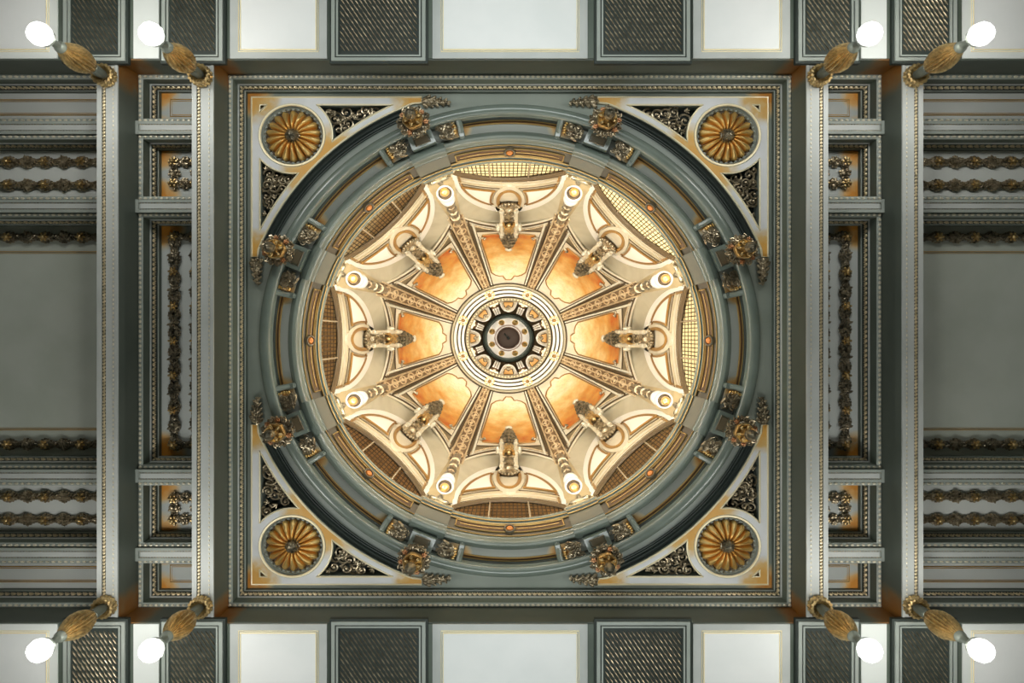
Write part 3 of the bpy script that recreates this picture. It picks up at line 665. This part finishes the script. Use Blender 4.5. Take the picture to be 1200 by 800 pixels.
# consoles with figures
PATH = [(163,29.9),(156,30.9),(150,31.7),(141,32.6),(132,33.3),(122,34.4),(113,35.2),(105,35.9)]
def cpt(v, off=0, u=0):
    Z = float(np.interp(-v, [-a for a, b in PATH], [b for a, b in PATH])); return np.array([u*Z/900, v*Z/900-off*.22, Z-off*.97])
for k in range(8):
    T = bay(45*k); t = thing('figure_console', 'carved console with crown fan and gilt figure, %s bay of the dome' % BAYS[k], 'console', T @ cpt(132), 'carved consoles of the dome')
    X = np.array([1,0,0]); d = cpt(125)-cpt(145); d /= np.linalg.norm(d); nz = np.cross(X, d); B = np.array([X, d, nz]).T
    def strip(mb, v0, v1, u, o0, o1, n=8, w1=None):
        v = []; f = []; w1 = w1 or u
        for i in range(n+1):
            q = i/n; vv = v0+(v1-v0)*q; uu = u+(w1-u)*q
            v += [cpt(vv, o0, -uu), cpt(vv, o1, -uu), cpt(vv, o1, uu), cpt(vv, o0, uu)]
        for i in range(n):
            for j in range(3): f.append((4*i+j, 4*i+j+1, 4*i+5+j, 4*i+4+j))
        f += [(0,1,2,3), (4*n,4*n+1,4*n+2,4*n+3)]; mb.add(v, f)
    m = MB(T); strip(m, 153, 121, 8.3, -.1, .28); part(m, 'console_body', 'bronze', t)
    m = MB(T)
    for s in (-1, 1):
        m.tube([cpt(154-34*i/8, .36, s*8.0) for i in range(9)], .075, 6); m.tube([cpt(152-31*i/8, .34, s*6.1) for i in range(9)], .035, 6)
        for vv in (150, 135, 124): m.ell(cpt(vv, .38, s*8), (.11,.11,.11), nu=8, nv=6)
        m.tube([cpt(133, .2, s*8), cpt(133, .25, s*13.5)], .10, 6); m.tube([cpt(130.3, .2, s*8), cpt(130.3, .2, s*14)], .07, 6); m.ell(cpt(131.5, .25, s*12), (.1,.2,.12), nu=7, nv=5)
    part(m, 'side_rails', 'beads', t)
    m = MB(T)
    for i in range(9):
        a = radians(-80+20*i); p = cpt(154, .25); R = B @ rotZ(-a); e = p+R@np.array([0,-.38,0]); m.tube([p, (p+e)/2+np.array([0,-.03,-.05]), e], [.04,.07,.06], 6); m.ell(e, .075, nu=7, nv=5)
    m.ell(cpt(153,.3), (.2,.2,.14), nu=10, nv=6); part(m, 'crown_fan', 'bronze', t)
    m = MB(T)      # small winged bust: head, torso, wings
    hd = cpt(134, .52); m.ell(hd, (.11,.13,.12), B, 10, 7); m.ell(cpt(131, .46), (.16,.20,.13), B, 10, 7); m.ell(cpt(128, .42), (.13,.18,.11), B, 9, 6)
    for s in (-1, 1):
        m.tube([cpt(131.5,.45,s*3), cpt(134,.48,s*5.5), cpt(138,.42,s*6.0)], [.09,.07,.03], 6); m.tube([cpt(130,.45,s*3), cpt(127,.45,s*4.6), cpt(124,.42,s*2.5)], [.06,.05,.04], 6)
    part(m, 'figure', 'oldgold', t)
    m = MB(T); foliage(m, cpt(143,.34), B, .22, .38, 12, 50, .12, 1.0)
    for s in (-1, 1): m.spiral(cpt(146,.4,s*4), B, .14, 1.4, .04, s, 14); m.spiral(cpt(139,.4,s*4.4), B, .12, 1.4, .035, -s, 14)
    part(m, 'scrollwork', 'bronze', t)
    m = MB(T); strip(m, 122, 106, 8.5, -.05, .22, 6, 3.2)
    for j, vv in enumerate((121, 117.5, 114, 110.5, 107.5)):
        w = (8.5, 8, 6.6, 4.8, 3.0)[j]
        for i in range(5): u = w*(-1+.5*i); m.ell(cpt(vv-abs(i-2)*-.8, .27, u), (.09,.17,.08), B@rotZ(.25*(i-2)), 7, 5)
    part(m, 'leaf_drop', 'darkbronze', t)
    m = MB(T); m.ell(cpt(105.2,.25), (.17,.12,.1), B, 8, 6); part(m, 'pale_tip', 'beads', t)
# ================================================================ LANTERN
pr = [(62.5,39.95),(61.5,39.75),(60.5,39.9),(59.5,40.0),(59.2,40.05)]
rz = lambda L: [(r*z/900, z) for r, z in L]
m = MB(); m.lathe(rz([(63.5,39.6),(62.8,39.45),(61.8,39.5),(61.3,39.8),(60.6,39.85)]), 96); struct(m, 'soffit')
m = MB(); m.lathe(rz([(60.6,39.9),(60,39.6),(58.2,39.55),(57.2,39.8)]), 96); m.lathe(rz([(56.2,39.9),(55.6,39.65),(53.6,39.65),(53,39.9)]), 96); m.lathe(rz([(52,40),(51.4,39.75),(49.4,39.8),(48.8,40.1)]), 96); struct(m, 'creamline')
m = MB(); m.lathe(rz([(61,40.0),(46,40.4)]), 96); struct(m, 'brown')
m = MB(); m.lathe(rz([(47.6,40.2),(47,40.0),(43.6,40.3),(43,40.6)]), 96); struct(m, 'soffit')
m = MB()
for i in range(84): a = 2*pi*i/84; R = 45.4*40.1/900; m.ell((R*cos(a), R*sin(a), 40.1), .05, nu=5, nv=4)
struct(m, 'ribscroll')
m = MB(); m.lathe(rz([(43.5,40.4),(42.0,43.2),(33.0,44.2),(27,44.4)]), 64); struct(m, 'brown')
def LPt(r, a, Z): a = radians(a); R = r*Z/900; return np.array([R*sin(a), R*cos(a), Z])
for k in range(8):
    T = bay(45*k); t = thing('lantern_arch', 'cream arch with an orange shield panel under the lantern, %s side' % BAYS[k], 'arch', T @ LPt(38,0,41.6), 'cream arches of the lantern')
    m = MB(T)
    def ap(s, y):
        x = 2*s-1; w = 9.6*(sqrt(max(0, 1-(.98*(1-y))**4))*.55+.45*y**.3) if y < 1 else 9.6; r = 31.5+11.8*y; u = x*w*(.72+.28*y)
        Z = 41.0+.9*(1-y); return np.array([u*Z/900, sqrt(max(r*r-u*u*.6,1))*Z/900, Z-.05])
    m.grid(ap, 12, 10); part(m, 'arch_face', 'frame', t)
    m = MB(T); m.tube([ap(0, i/12) for i in range(13)], .05, 5); m.tube([ap(1, i/12) for i in range(13)], .05, 5); m.tube([ap(i/10, 0) for i in range(11)], .06, 5); part(m, 'arch_rim', 'creamline', t)
    m = MB(T); sh = [(-5.2,42.6),(5.2,42.6),(5.5,40.5),(4.2,36.4),(2.2,35.6),(1.8,37.4),(0,38.3),(-1.8,37.4),(-2.2,35.6),(-4.2,36.4),(-5.5,40.5)]
    pts = [np.array([u*41.1/900, v*41.1/900, 41.0]) for u, v in sh]; c = np.array([0, 40*41.1/900, 40.97]); m.add(pts+[c], [(i,(i+1)%11,11) for i in range(11)]); part(m, 'shield_panel', 'shield', t)
    m = MB(T); m.tube(pts, .03, 5, closed=True); part(m, 'shield_outline', 'brown', t)
    m = MB(T); 
    for q in range(6): a = q*pi/3; m.ell(LPt(35.4,0,40.9)+np.array([.07*cos(a),.07*sin(a),0]), .05, nu=6, nv=4)
    m.ell(LPt(35.4,0,40.8), .07, nu=7, nv=5); m.ell(LPt(33.8,0,40.9), (.12,.05,.06), nu=7, nv=4); part(m, 'flower_crest', 'bronze', t)
    # gold bracket beside it
    T = bay(22.5+45*k); t = thing('lantern_bracket', 'fluted gold lantern bracket facing the pier %s' % PIERS[k], 'bracket', T @ LPt(36,0,41.6), 'gold brackets of the lantern')
    m = MB(T); v = []; f = []
    for i in range(7):
        y = i/6; r = 30.5+12.2*y; w = 3.1+1.1*y; Z = 41.9-1.3*y; v += [LPt(r,0,Z)+np.array([-w*Z/900,0,.3]), LPt(r,0,Z)+np.array([-w*Z/900,0,0]), LPt(r,0,Z)+np.array([w*Z/900,0,0]), LPt(r,0,Z)+np.array([w*Z/900,0,.3])]
    for i in range(6):
        for j in range(3): f.append((4*i+j, 4*i+j+1, 4*i+5+j, 4*i+4+j))
    m.add(v, f); part(m, 'bracket_body', 'rust', t)
    m = MB(T)
    for u in (-2.3, 0, 2.3): m.tube([LPt(30.6+6.6*i/6,0,41.88-.72*i/6)+np.array([u*(1+.12*i/6)*.0465,0,-.05]) for i in range(7)], .05, 6)
    part(m, 'bracket_flutes', 'creamline', t)
    m = MB(T); m.tube([LPt(42.3,0,40.55)+np.array([-.22,0,0]), LPt(42.3,0,40.5), LPt(42.3,0,40.55)+np.array([.22,0,0])], .06, 6); m.ell(LPt(41.5,0,40.5), (.1,.1,.08), nu=8, nv=5); part(m, 'bracket_cap', 'palegold', t)
    # small rosettes on the ring
    t = thing('ring_rosette', 'small cream rosette at the lantern end of the rib %s' % PIERS[k], 'rosette', T @ LPt(54.6,0,39.5), 'small rosettes around the lantern')
    c = LPt(54.6,0,39.45); m = MB(T)
    for i in range(8): a = pi*i/4; m.ell(c+np.array([.15*cos(a),.15*sin(a),0]), (.075,.055,.05), rotZ(a), 7, 5)
    part(m, 'petals', 'frame', t); m = MB(T); m.ell(c+np.array([0,0,-.05]), .085, nu=10, nv=6); part(m, 'centre', 'browngold', t)
    m = MB(T); m.lathe([(.24,.08),(.235,-.0),(.20,-.0),(.19,.05)], 24, c); part(m, 'rim', 'goldline', t)
OC = thing('oculus_ring', 'white oculus ring with eight gold knobs around the dark umber centre of the dome', 'oculus', (0,0,44.6))
for k in range(8):
    m = MB(bay(22.5+45*k)); c = LPt(19.6,0,44.6); m.lathe([(0,-.12),(.06,-.10),(.10,-.04),(.15,0),(.17,.05)], 18, c); part(m, 'knob', 'gold', OC)
m = MB(); m.lathe(rz([(28.6,44.6),(28.2,44.1),(27,44.0),(26.6,44.25),(25.6,44.2),(25.2,44.5),(24.2,44.5),(24,44.8)]), 64); part(m, 'green_rim', 'dgreen', OC)
m = MB(); m.lathe(rz([(24,44.75),(23.4,44.6),(15.6,44.75),(15.0,44.9)]), 64); part(m, 'white_ring', 'creamline', OC)
m = MB(); m.lathe(rz([(15.2,44.8),(14.9,44.55),(14.3,44.55),(14,44.8)]), 48); part(m, 'rose_rim', 'rose', OC)
m = MB(); m.lathe(rz([(14.2,44.7),(13.9,44.5),(13.2,44.5),(12.9,44.9)]), 48); part(m, 'cream_rim', 'creamline', OC)
m = MB(); m.lathe(rz([(13.1,44.8),(12.4,44.75),(11.8,45.1)]), 48); part(m, 'inner_rose_rim', 'rose', OC)
m = MB(); m.lathe([(.62,45.0),(.60,45.4),(.3,45.5),(0,45.5)], 48); part(m, 'umber_disc', 'umber', OC)
m = MB(); m.ell((0,0,45.1), (.08,.08,.18), nu=10, nv=6); m.tube([(0,0,45.2),(-.12,-.13,45.2),(-.22,-.25,45.35)], .035, 6); m.tube([(0,0,45.2),(.03,.1,45.2)], .04, 6); part(m, 'hook', 'black', OC)

# ================================================================ ROSETTES, FRIEZES, CARTOUCHES
for (sx, sy) in quads:
    nm = SIDE[(sx,sy)]; cx, cy = sx*240*K, sy*240*K
    t = thing('ceiling_rosette', 'large gold daisy rosette in a round frame, %s corner of the ceiling' % nm, 'rosette', (cx,cy,20.8), 'gold rosettes in the ceiling corners')
    c = (cx, cy, 0)
    m = MB(); m.lathe([(.86,20.73),(.84,20.72),(.82,20.80),(.78,20.83),(.76,20.80),(.73,20.88),(.71,20.94)], 64, c); part(m, 'dish', 'sage', t)
    m = MB(); m.lathe([(.715,20.935),(.5,20.96),(0,20.97)], 48, c); part(m, 'dark_seat', 'brown', t)
    m = MB()
    for i in range(36): a = 2*pi*i/36; m.ell((cx+.725*cos(a), cy+.725*sin(a), 20.86), (.03,.05,.03), rotZ(a), 6, 4)
    part(m, 'scalloped_rim', 'sage', t)
    m = MB(); n = 18
    for i in range(n):
        a = 2*pi*(i+.5)/n; R = rotZ(a); v = []; f = []
        L = 12; W = 8
        for j in range(L+1):
            q = j/L; r = .12+.58*q; w = (.020+.092*q**.8)*(1 if q < .86 else sqrt(max(0, 1-((q-.86)/.14)**2))*.9+.1)
            zc = 20.88-.23*sin(pi*min(1, q**.8*.80+.12))
            for h in range(W+1):
                x = -1+2*h/W; dome = sqrt(max(0, 1-x*x)); v.append(R @ np.array([r, w*x, 0]) + np.array([cx, cy, zc*dome+20.95*(1-dome)]))
        for j in range(L):
            for h in range(W): f.append((j*(W+1)+h, j*(W+1)+h+1, (j+1)*(W+1)+h+1, (j+1)*(W+1)+h))
        m.add(v, f)
    part(m, 'petals', 'gold', t)
    m = MB(); m.lathe([(.0,20.56),(.07,20.57),(.13,20.63),(.16,20.72),(.13,20.82),(.09,20.9)], 24, c, flute=7, fd=.12)
    for i in range(7):
        a = 2*pi*i/7; m.tube([(cx+.13*cos(a+q*.9), cy+.13*sin(a+q*.9), 20.74-.17*q) if q < .8 else (cx+.05*cos(a+.9), cy+.05*sin(a+.9), 20.56) for q in (0,.3,.6,1)], [.04,.038,.034,.02], 6)
    m.lathe([(.10,20.72),(.19,20.76),(.20,20.82),(.1,20.88)], 24, c, flute=9, fd=.1); part(m, 'bud', 'darkbronze', t)
    # pierced scrollwork friezes
    for w in (0, 1):
        loop = quad(SP[w], sx, sy); P = np.array(loop)*1.0; c0 = P.mean(0)
        m = MB(); rg = random.Random(3+w)
        def inside(x, y):
            X, Y = -x*sx/K, -y*sy/K
            if w: X, Y = Y, X
            X = abs(X); Y = abs(Y); return Y < 271 and sqrt(X*X+Y*Y) > 308.5 and sqrt((X-240)**2+(Y-240)**2) > 49
        cnt = 0; placed = []
        for tr in range(2500):
            x = rg.uniform(P[:,0].min(), P[:,0].max()); y = rg.uniform(P[:,1].min(), P[:,1].max())
            if not inside(x, y): continue
            if any((x-a)**2+(y-b)**2 < .022 for a, b in placed): continue
            placed.append((x, y)); s = rg.uniform(.12,.20); B = rotZ(rg.uniform(0,6.28)); z = 20.93+rg.uniform(-.04,.06)
            j = len(placed)
            if j % 3 != 0: m.spiral((x,y,z), B, s, rg.uniform(1.1,1.7), .034, rg.choice((-1,1)), 16)
            else:
                for q in (-.7, 0, .7): m.ell(np.array([x,y,z])+B@rotZ(q)@np.array([.06,0,0]), (.08,.026,.022), B@rotZ(q), 6, 4)
                m.ell((x,y,z-.02), .035, nu=6, nv=4)
        # two large scrolls to carry the design
        side = ('top' if sy < 0 else 'bottom') if w == 0 else ('left' if sx < 0 else 'right')
        single(m, 'frieze_scrollwork', 'bronze', 'bronze scrollwork triangle beside the %s rosette, along the %s edge' % (nm, side), 'ornament', 'scrollwork triangles in the ceiling corners')
    # leaf drops at the ends of the white bands
    for w in (0, 1):
        m = MB(); side = ('top' if sy < 0 else 'bottom') if w == 0 else ('left' if sx < 0 else 'right')
        for j in range(9):
            q = j/8; a = 93-26*q; b = 279.5-1.5*q+ (1.2 if j % 2 else -1.2); X, Y = (sx*a*K, sy*b*K) if w == 0 else (sx*b*K, sy*a*K); s = .13*(1-.55*q)
            ang = (0 if w == 0 else pi/2)
            for e in (-1, 0, 1): m.ell((X+(0 if w == 0 else e*s*.7), Y+(e*s*.7 if w == 0 else 0), 20.71-.03*(e == 0)), (s*.8, s*.45, .06), rotZ(ang+e*.8), 7, 5)
            if j % 2 == 0: m.spiral((X, Y, 20.66), rotZ(ang), s*.8, 1.2, .022, 1 if j % 4 else -1, 12)
        single(m, 'leaf_drop', 'bronze', 'bronze leaf drop ending the white band, %s edge, towards the %s corner' % (side, nm), 'ornament', 'leaf drops at the white band ends')
# cartouches over the piers
for k in range(8):
    T = bay(22.5+45*k); P_ = PIERS[k]; R0 = 278*20.25/900; Zc = 20.25
    t = thing('urn_cartouche', 'flower wreath with hanging gold urn between volutes, %s' % P_, 'cartouche', T @ np.array([0,R0,20.8]), 'urn cartouches around the dome ring')
    c = (0, R0, 0)
    m = MB(T); m.lathe([(.12,20.75),(.16,20.5),(.30,20.36),(.30,20.26),(.2,20.2)], 28, c); part(m, 'wreath_base', 'darkbronze', t)
    m = MB(T); rg = random.Random(20+k)
    for i in range(14):
        a = 2*pi*i/14; p = np.array([.33*cos(a), R0+.33*sin(a), 20.22+rg.uniform(-.04,.05)])
        if i % 4 == 1: continue
        m.spiral(p, rotZ(a), .095, 1.4, .027, rg.choice((-1,1)), 12); m.ell(p+np.array([0,0,.03]), (.06,.05,.05), nu=7, nv=5)
    for i in range(22): a = 2*pi*i/22; m.ell((.385*cos(a), R0+.385*sin(a), 20.30), .036, nu=6, nv=4)
    m.tube([(.35*cos(pi*i/16), R0+.35*sin(pi*i/16), 20.30) for i in range(32)], .025, 6, closed=True); part(m, 'wreath', 'bronze', t)
    for i in range(14):
        if i % 4 != 1: continue
        a = 2*pi*i/14; m = MB(T)
        for q in range(5): b = q*2*pi/5; m.ell((.31*cos(a)+.04*cos(b), R0+.31*sin(a)+.04*sin(b), 20.17), (.035,.035,.03), nu=6, nv=4)
        m.ell((.31*cos(a), R0+.31*sin(a), 20.13), .03, nu=6, nv=4); part(m, 'copper_flower', 'copper', t)
    m = MB(T); m.lathe([(.25,20.15),(.26,20.0),(.235,19.93),(.20,19.95),(.14,20.0),(.10,19.9),(.09,19.75)], 28, c, flute=6, fd=.04)
    for i in range(6): a = pi*i/3; m.ell((.16*cos(a), R0+.16*sin(a), 19.92), (.07,.045,.05), rotZ(a), 7, 5)
    part(m, 'urn_bowl', 'oldgold', t)
    m = MB(T); m.lathe([(.09,19.85),(.08,19.72),(.10,19.66),(.135,19.60),(.14,19.54),(.115,19.50),(.12,19.47),(.11,19.42),(.08,19.38),(.05,19.33),(0,19.31)], 24, c); part(m, 'finial', 'darkbronze', t)
    m = MB(T); B = I3; m.box(-.32, .32, 5.68, 6.06, 20.72, 21.45); o = part(m, 'pier_block', 'ring', t)
    m = MB(T); m.tube([(-.2,5.76,20.71),(.2,5.76,20.71),(.2,5.95,20.71),(-.2,5.95,20.71)], .022, 5, closed=True); part(m, 'block_outline', 'tan', o)
    m = MB(T); m.box(-.17,.17,5.78,5.93,20.70,20.73); part(m, 'block_inset', 'tan', o)
    for s in (-1, 1):
        v = MB(T); v.add([pol(5.74, s*2.8, 21.1), pol(5.74, s*9.8, 21.1), pol(6.14, s*9.8, 21.05), pol(6.14, s*2.8, 21.05)], [(0,1,2,3)]); part(v, 'backing_plate', 'ringpanel', t)
        v = MB(T); cc = np.array(pol(5.93, s*6.3, 20.95)); a = radians(s*6.3); B = np.array([[cos(a), sin(a), 0],[-sin(a), cos(a), 0],[0,0,1]])
        rg = random.Random(77)
        for q in (-1, 1):
            v.spiral(cc+B@np.array([q*.10,.07,-.12]), B, .12, 1.6, .035, q*s, 16, 0 if q > 0 else pi); v.spiral(cc+B@np.array([q*.11,-.12,-.10]), B, .09, 1.4, .028, -q*s, 14)
        foliage(v, cc+np.array([0,0,-.05]), B, .26, .22, 14, 5+k, .12, 1.0)
        for e in range(5): v.ell(cc+B@np.array([.02, -.2+.1*e, -.04]), (.15,.045,.08), B@rotZ(.2*(e-2)), 7, 5)
        part(v, 'volute', 'bronze', t)
        v = MB(T); cc = np.array(pol(5.95, s*8.75, 20.86)); a = radians(s*8.75); B = np.array([[cos(a), sin(a), 0],[-sin(a), cos(a), 0],[0,0,1]])
        for e in range(5): v.ell(cc+B@np.array([-s*.01*abs(e-2), -.13+.065*e, 0]), (.055,.034,.05), B, 7, 5)
        part(v, 'shell', 'gold', t)
# ================================================================ GARLANDS
def garland(name_loc, x0, x1, y0, y1, m, label, group, pitch=1.0):
    t = thing('carved_garland', label, 'garland', ((x0+x1)/2, (y0+y1)/2, 20.8), group)
    lb = MB(); rg = random.Random(11); z = 20.70
    fl = []
    for (ax,ay),(bx,by) in edge_run(x0,x1,y0,y1,0):
        L = abs(bx-ax)+abs(by-ay); dx, dy = (bx-ax)/L, (by-ay)/L; B = np.array([[dx,-dy,0],[dy,dx,0],[0,0,1.]]); n = max(2, int(L/.075))
        for i in range(n+1):
            s = L*i/n; c = np.array([ax+dx*s, ay+dy*s, z])
            ph = (s/pitch) % 1; fat = .85+.35*cos(4*pi*ph)
            for w in (-1, 1):
                lb.ell(c+B@np.array([rg.uniform(-.02,.02), w*.06*fat, rg.uniform(-.03,.03)]), (.075,.055*fat,.06), B@rotZ(w*.7), 6, 4)
                lb.ell(c+B@np.array([0, w*.12*fat, .03]), (.045,.034,.04), B, 5, 4)
            if i % 3 == 0: lb.ell(c+np.array([0,0,-.05]), (.05,.03,.035), B, 6, 4)
            if i % 7 == 3: lb.spiral(c+np.array([0,0,-.07]), B, .07, 1.2, .02, rg.choice((-1,1)), 10)
        q = max(1, round(L/pitch))
        for i in range(q): fl.append((ax+dx*L*i/q, ay+dy*L*i/q))
        for i in range(q):
            if L/q > .7:
                s = L*(i+.5)/q; c = np.array([ax+dx*s, ay+dy*s, z-.05])
                for e in (-1, 1): lb.spiral(c+B@np.array([e*.07,0,0]), B, .09, 1.3, .026, e, 12); lb.ell(c+B@np.array([e*.02,e*.1,.02]), (.09,.04,.05), B@rotZ(1.2), 6, 4)
    part(lb, 'leaf_band', m, t)
    w = WLOC[t.name]; f0 = None
    for (x, y) in fl:
        if f0 is None:
            mb = MB(O=(x, y, 20.60)); mb.ell((0,0,-.035), (.062,.062,.055), nu=10, nv=6)
            for q in range(6): a = q*pi/3; mb.ell((.085*cos(a), .085*sin(a), .01), (.05,.035,.03), rotZ(a), 7, 4)
            f0 = mesh_of(mb, 'flower', 'oldgold', (x*AX, y, 20.60+EYE))
        o = bpy.data.objects.new('flower', f0); COL.objects.link(o); o.parent = t; o.location = (x*AX-w[0], y-w[1], 20.60+EYE-w[2])
for s in (-1, 1):
    lr = 'left' if s < 0 else 'right'
    for sy in (-1, 1):
        tb = 'upper' if sy < 0 else 'lower'
        garland('', *sorted((s*7.99, s*8.54)), *sorted((sy*4.24, sy*4.82)), 'bronze', 'short squarish bronze garland in the %s small coffer of the narrow %s strip' % (tb, lr), 'garlands of the small coffers', .56)
        garland('', *sorted((s*9.95, s*14.6)), *sorted((sy*4.20, sy*4.82)), 'bronze', 'long paired bronze garland in the %s coffer of the outer %s bay' % (tb, lr), 'garlands of the outer bays', .93)
    garland('', *sorted((s*7.99, s*8.54)), -2.80, 2.80, 'darkbronze', 'tall narrow bronze garland in the central coffer of the narrow %s strip' % lr, 'tall garlands of the narrow strips', 1.0)
    garland('', *sorted((s*9.95, s*14.6)), -2.79, 2.79, 'darkbronze', 'large bronze garland framing the plain central coffer of the outer %s bay' % lr, 'large garlands of the outer bays', .93)
# ================================================================ VENT GRILLES on the lateral soffits
for sy in (-1, 1):
    tb = 'top' if sy < 0 else 'bottom'
    for x0, x1, w in ((-10.35,-8.83,'over the outer left beam'),(-8.08,-6.58,'over the inner left beam'),(-4.17,-1.9,'left of the middle bright panel'),(1.95,4.2,'right of the middle bright panel'),(6.6,8.08,'over the inner right beam'),(8.83,10.35,'over the outer right beam')):
        t = thing('soffit_grille', 'dark framed grille with slanting bars on the %s edge, %s' % (tb, w), 'grille', ((x0+x1)/2, sy*7.6, ZS), 'grilles along the %s edge' % tb)
        ya, yb = sorted((sy*6.80, sy*8.7)); z = ZS-.22
        m = MB(); d = .05
        m.box(x0, x1, ya, yb, z+.08, ZS); part(m, 'grille_box', 'black', t)
        m = MB(); 
        def rim(a, b, z0, z1):
            m.box(x0+a, x1-a, ya+a, ya+b, z0, z1); m.box(x0+a, x1-a, yb-b, yb-a, z0, z1); m.box(x0+a, x0+b, ya+b, yb-b, z0, z1); m.box(x1-b, x1-a, ya+b, yb-b, z0, z1)
        rim(.05, .13, z+.02, z+.10); part(m, 'outer_frame', 'sage', t)
        m = MB(); rim(.16, .20, z+.03, z+.10); part(m, 'inner_frame', 'sage', t)
        m = MB(); n = int((x1-x0-.5)/.10)
        for i in range(n):
            x = x0+.25+(x1-x0-.5)*(i+.5)/n
            for r_ in range(8): yy = ya+.30+(yb-ya-.6)*(r_+.5)/8; m.ell((x, yy, z+.07), (.016,.12,.03), rotZ(-.6), 5, 4)
        part(m, 'slanting_bars', 'bronze', t)
# ================================================================ PENDANT LAMPS
for s in (-1, 1):
    for sy in (-1, 1):
        for X, w in ((9.37,'outer'), (7.15,'inner')):
            nm = SIDE[(s, sy)]
            t = thing('pendant_lamp', 'gold fluted pendant lamp hanging from the %s beam, %s corner' % (w, nm), 'lamp', (s*X, sy*6.5, ZS), 'pendant lamps at the beam ends')
            c = (s*X, sy*6.5, 0)
            m = MB(); m.lathe([(.10,18.95),(.24,18.93),(.26,18.86),(.22,18.80),(.235,18.78),(.265,18.72),(.25,18.66),(.20,18.64),(.15,18.70),(.10,18.74)], 64, c, flute=16, fd=.06); part(m, 'canopy', 'oldgold', t)
            m = MB(); m.lathe([(.10,18.8),(.115,18.6),(.12,18.45),(.10,18.3),(.13,18.28),(.13,18.22),(.10,18.2)], 28, c); part(m, 'stem', 'grey', t)
            m = MB(); m.lathe([(.10,18.22,0),(.15,18.16,.5),(.20,18.0),(.245,17.82),(.262,17.65),(.25,17.48),(.21,17.3),(.155,17.12),(.115,17.02,.5),(.10,16.98,0)], 96, c, flute=20, fd=.12); part(m, 'fluted_bulb', 'oldgold', t)
            m = MB(); m.lathe([(.10,17.0),(.13,16.97),(.12,16.9),(.08,16.85),(.075,16.6),(.14,16.5),(.2,16.42),(.17,16.38)], 28, c); part(m, 'neck', 'grey', t)
            m = MB(); m.lathe([(.13,16.42),(.20,16.36),(.24,16.24),(.22,16.10),(.14,16.0),(.05,15.95),(0,15.95)], 32, c, flute=12, fd=.03); part(m, 'glass_bowl', 'glass', t)
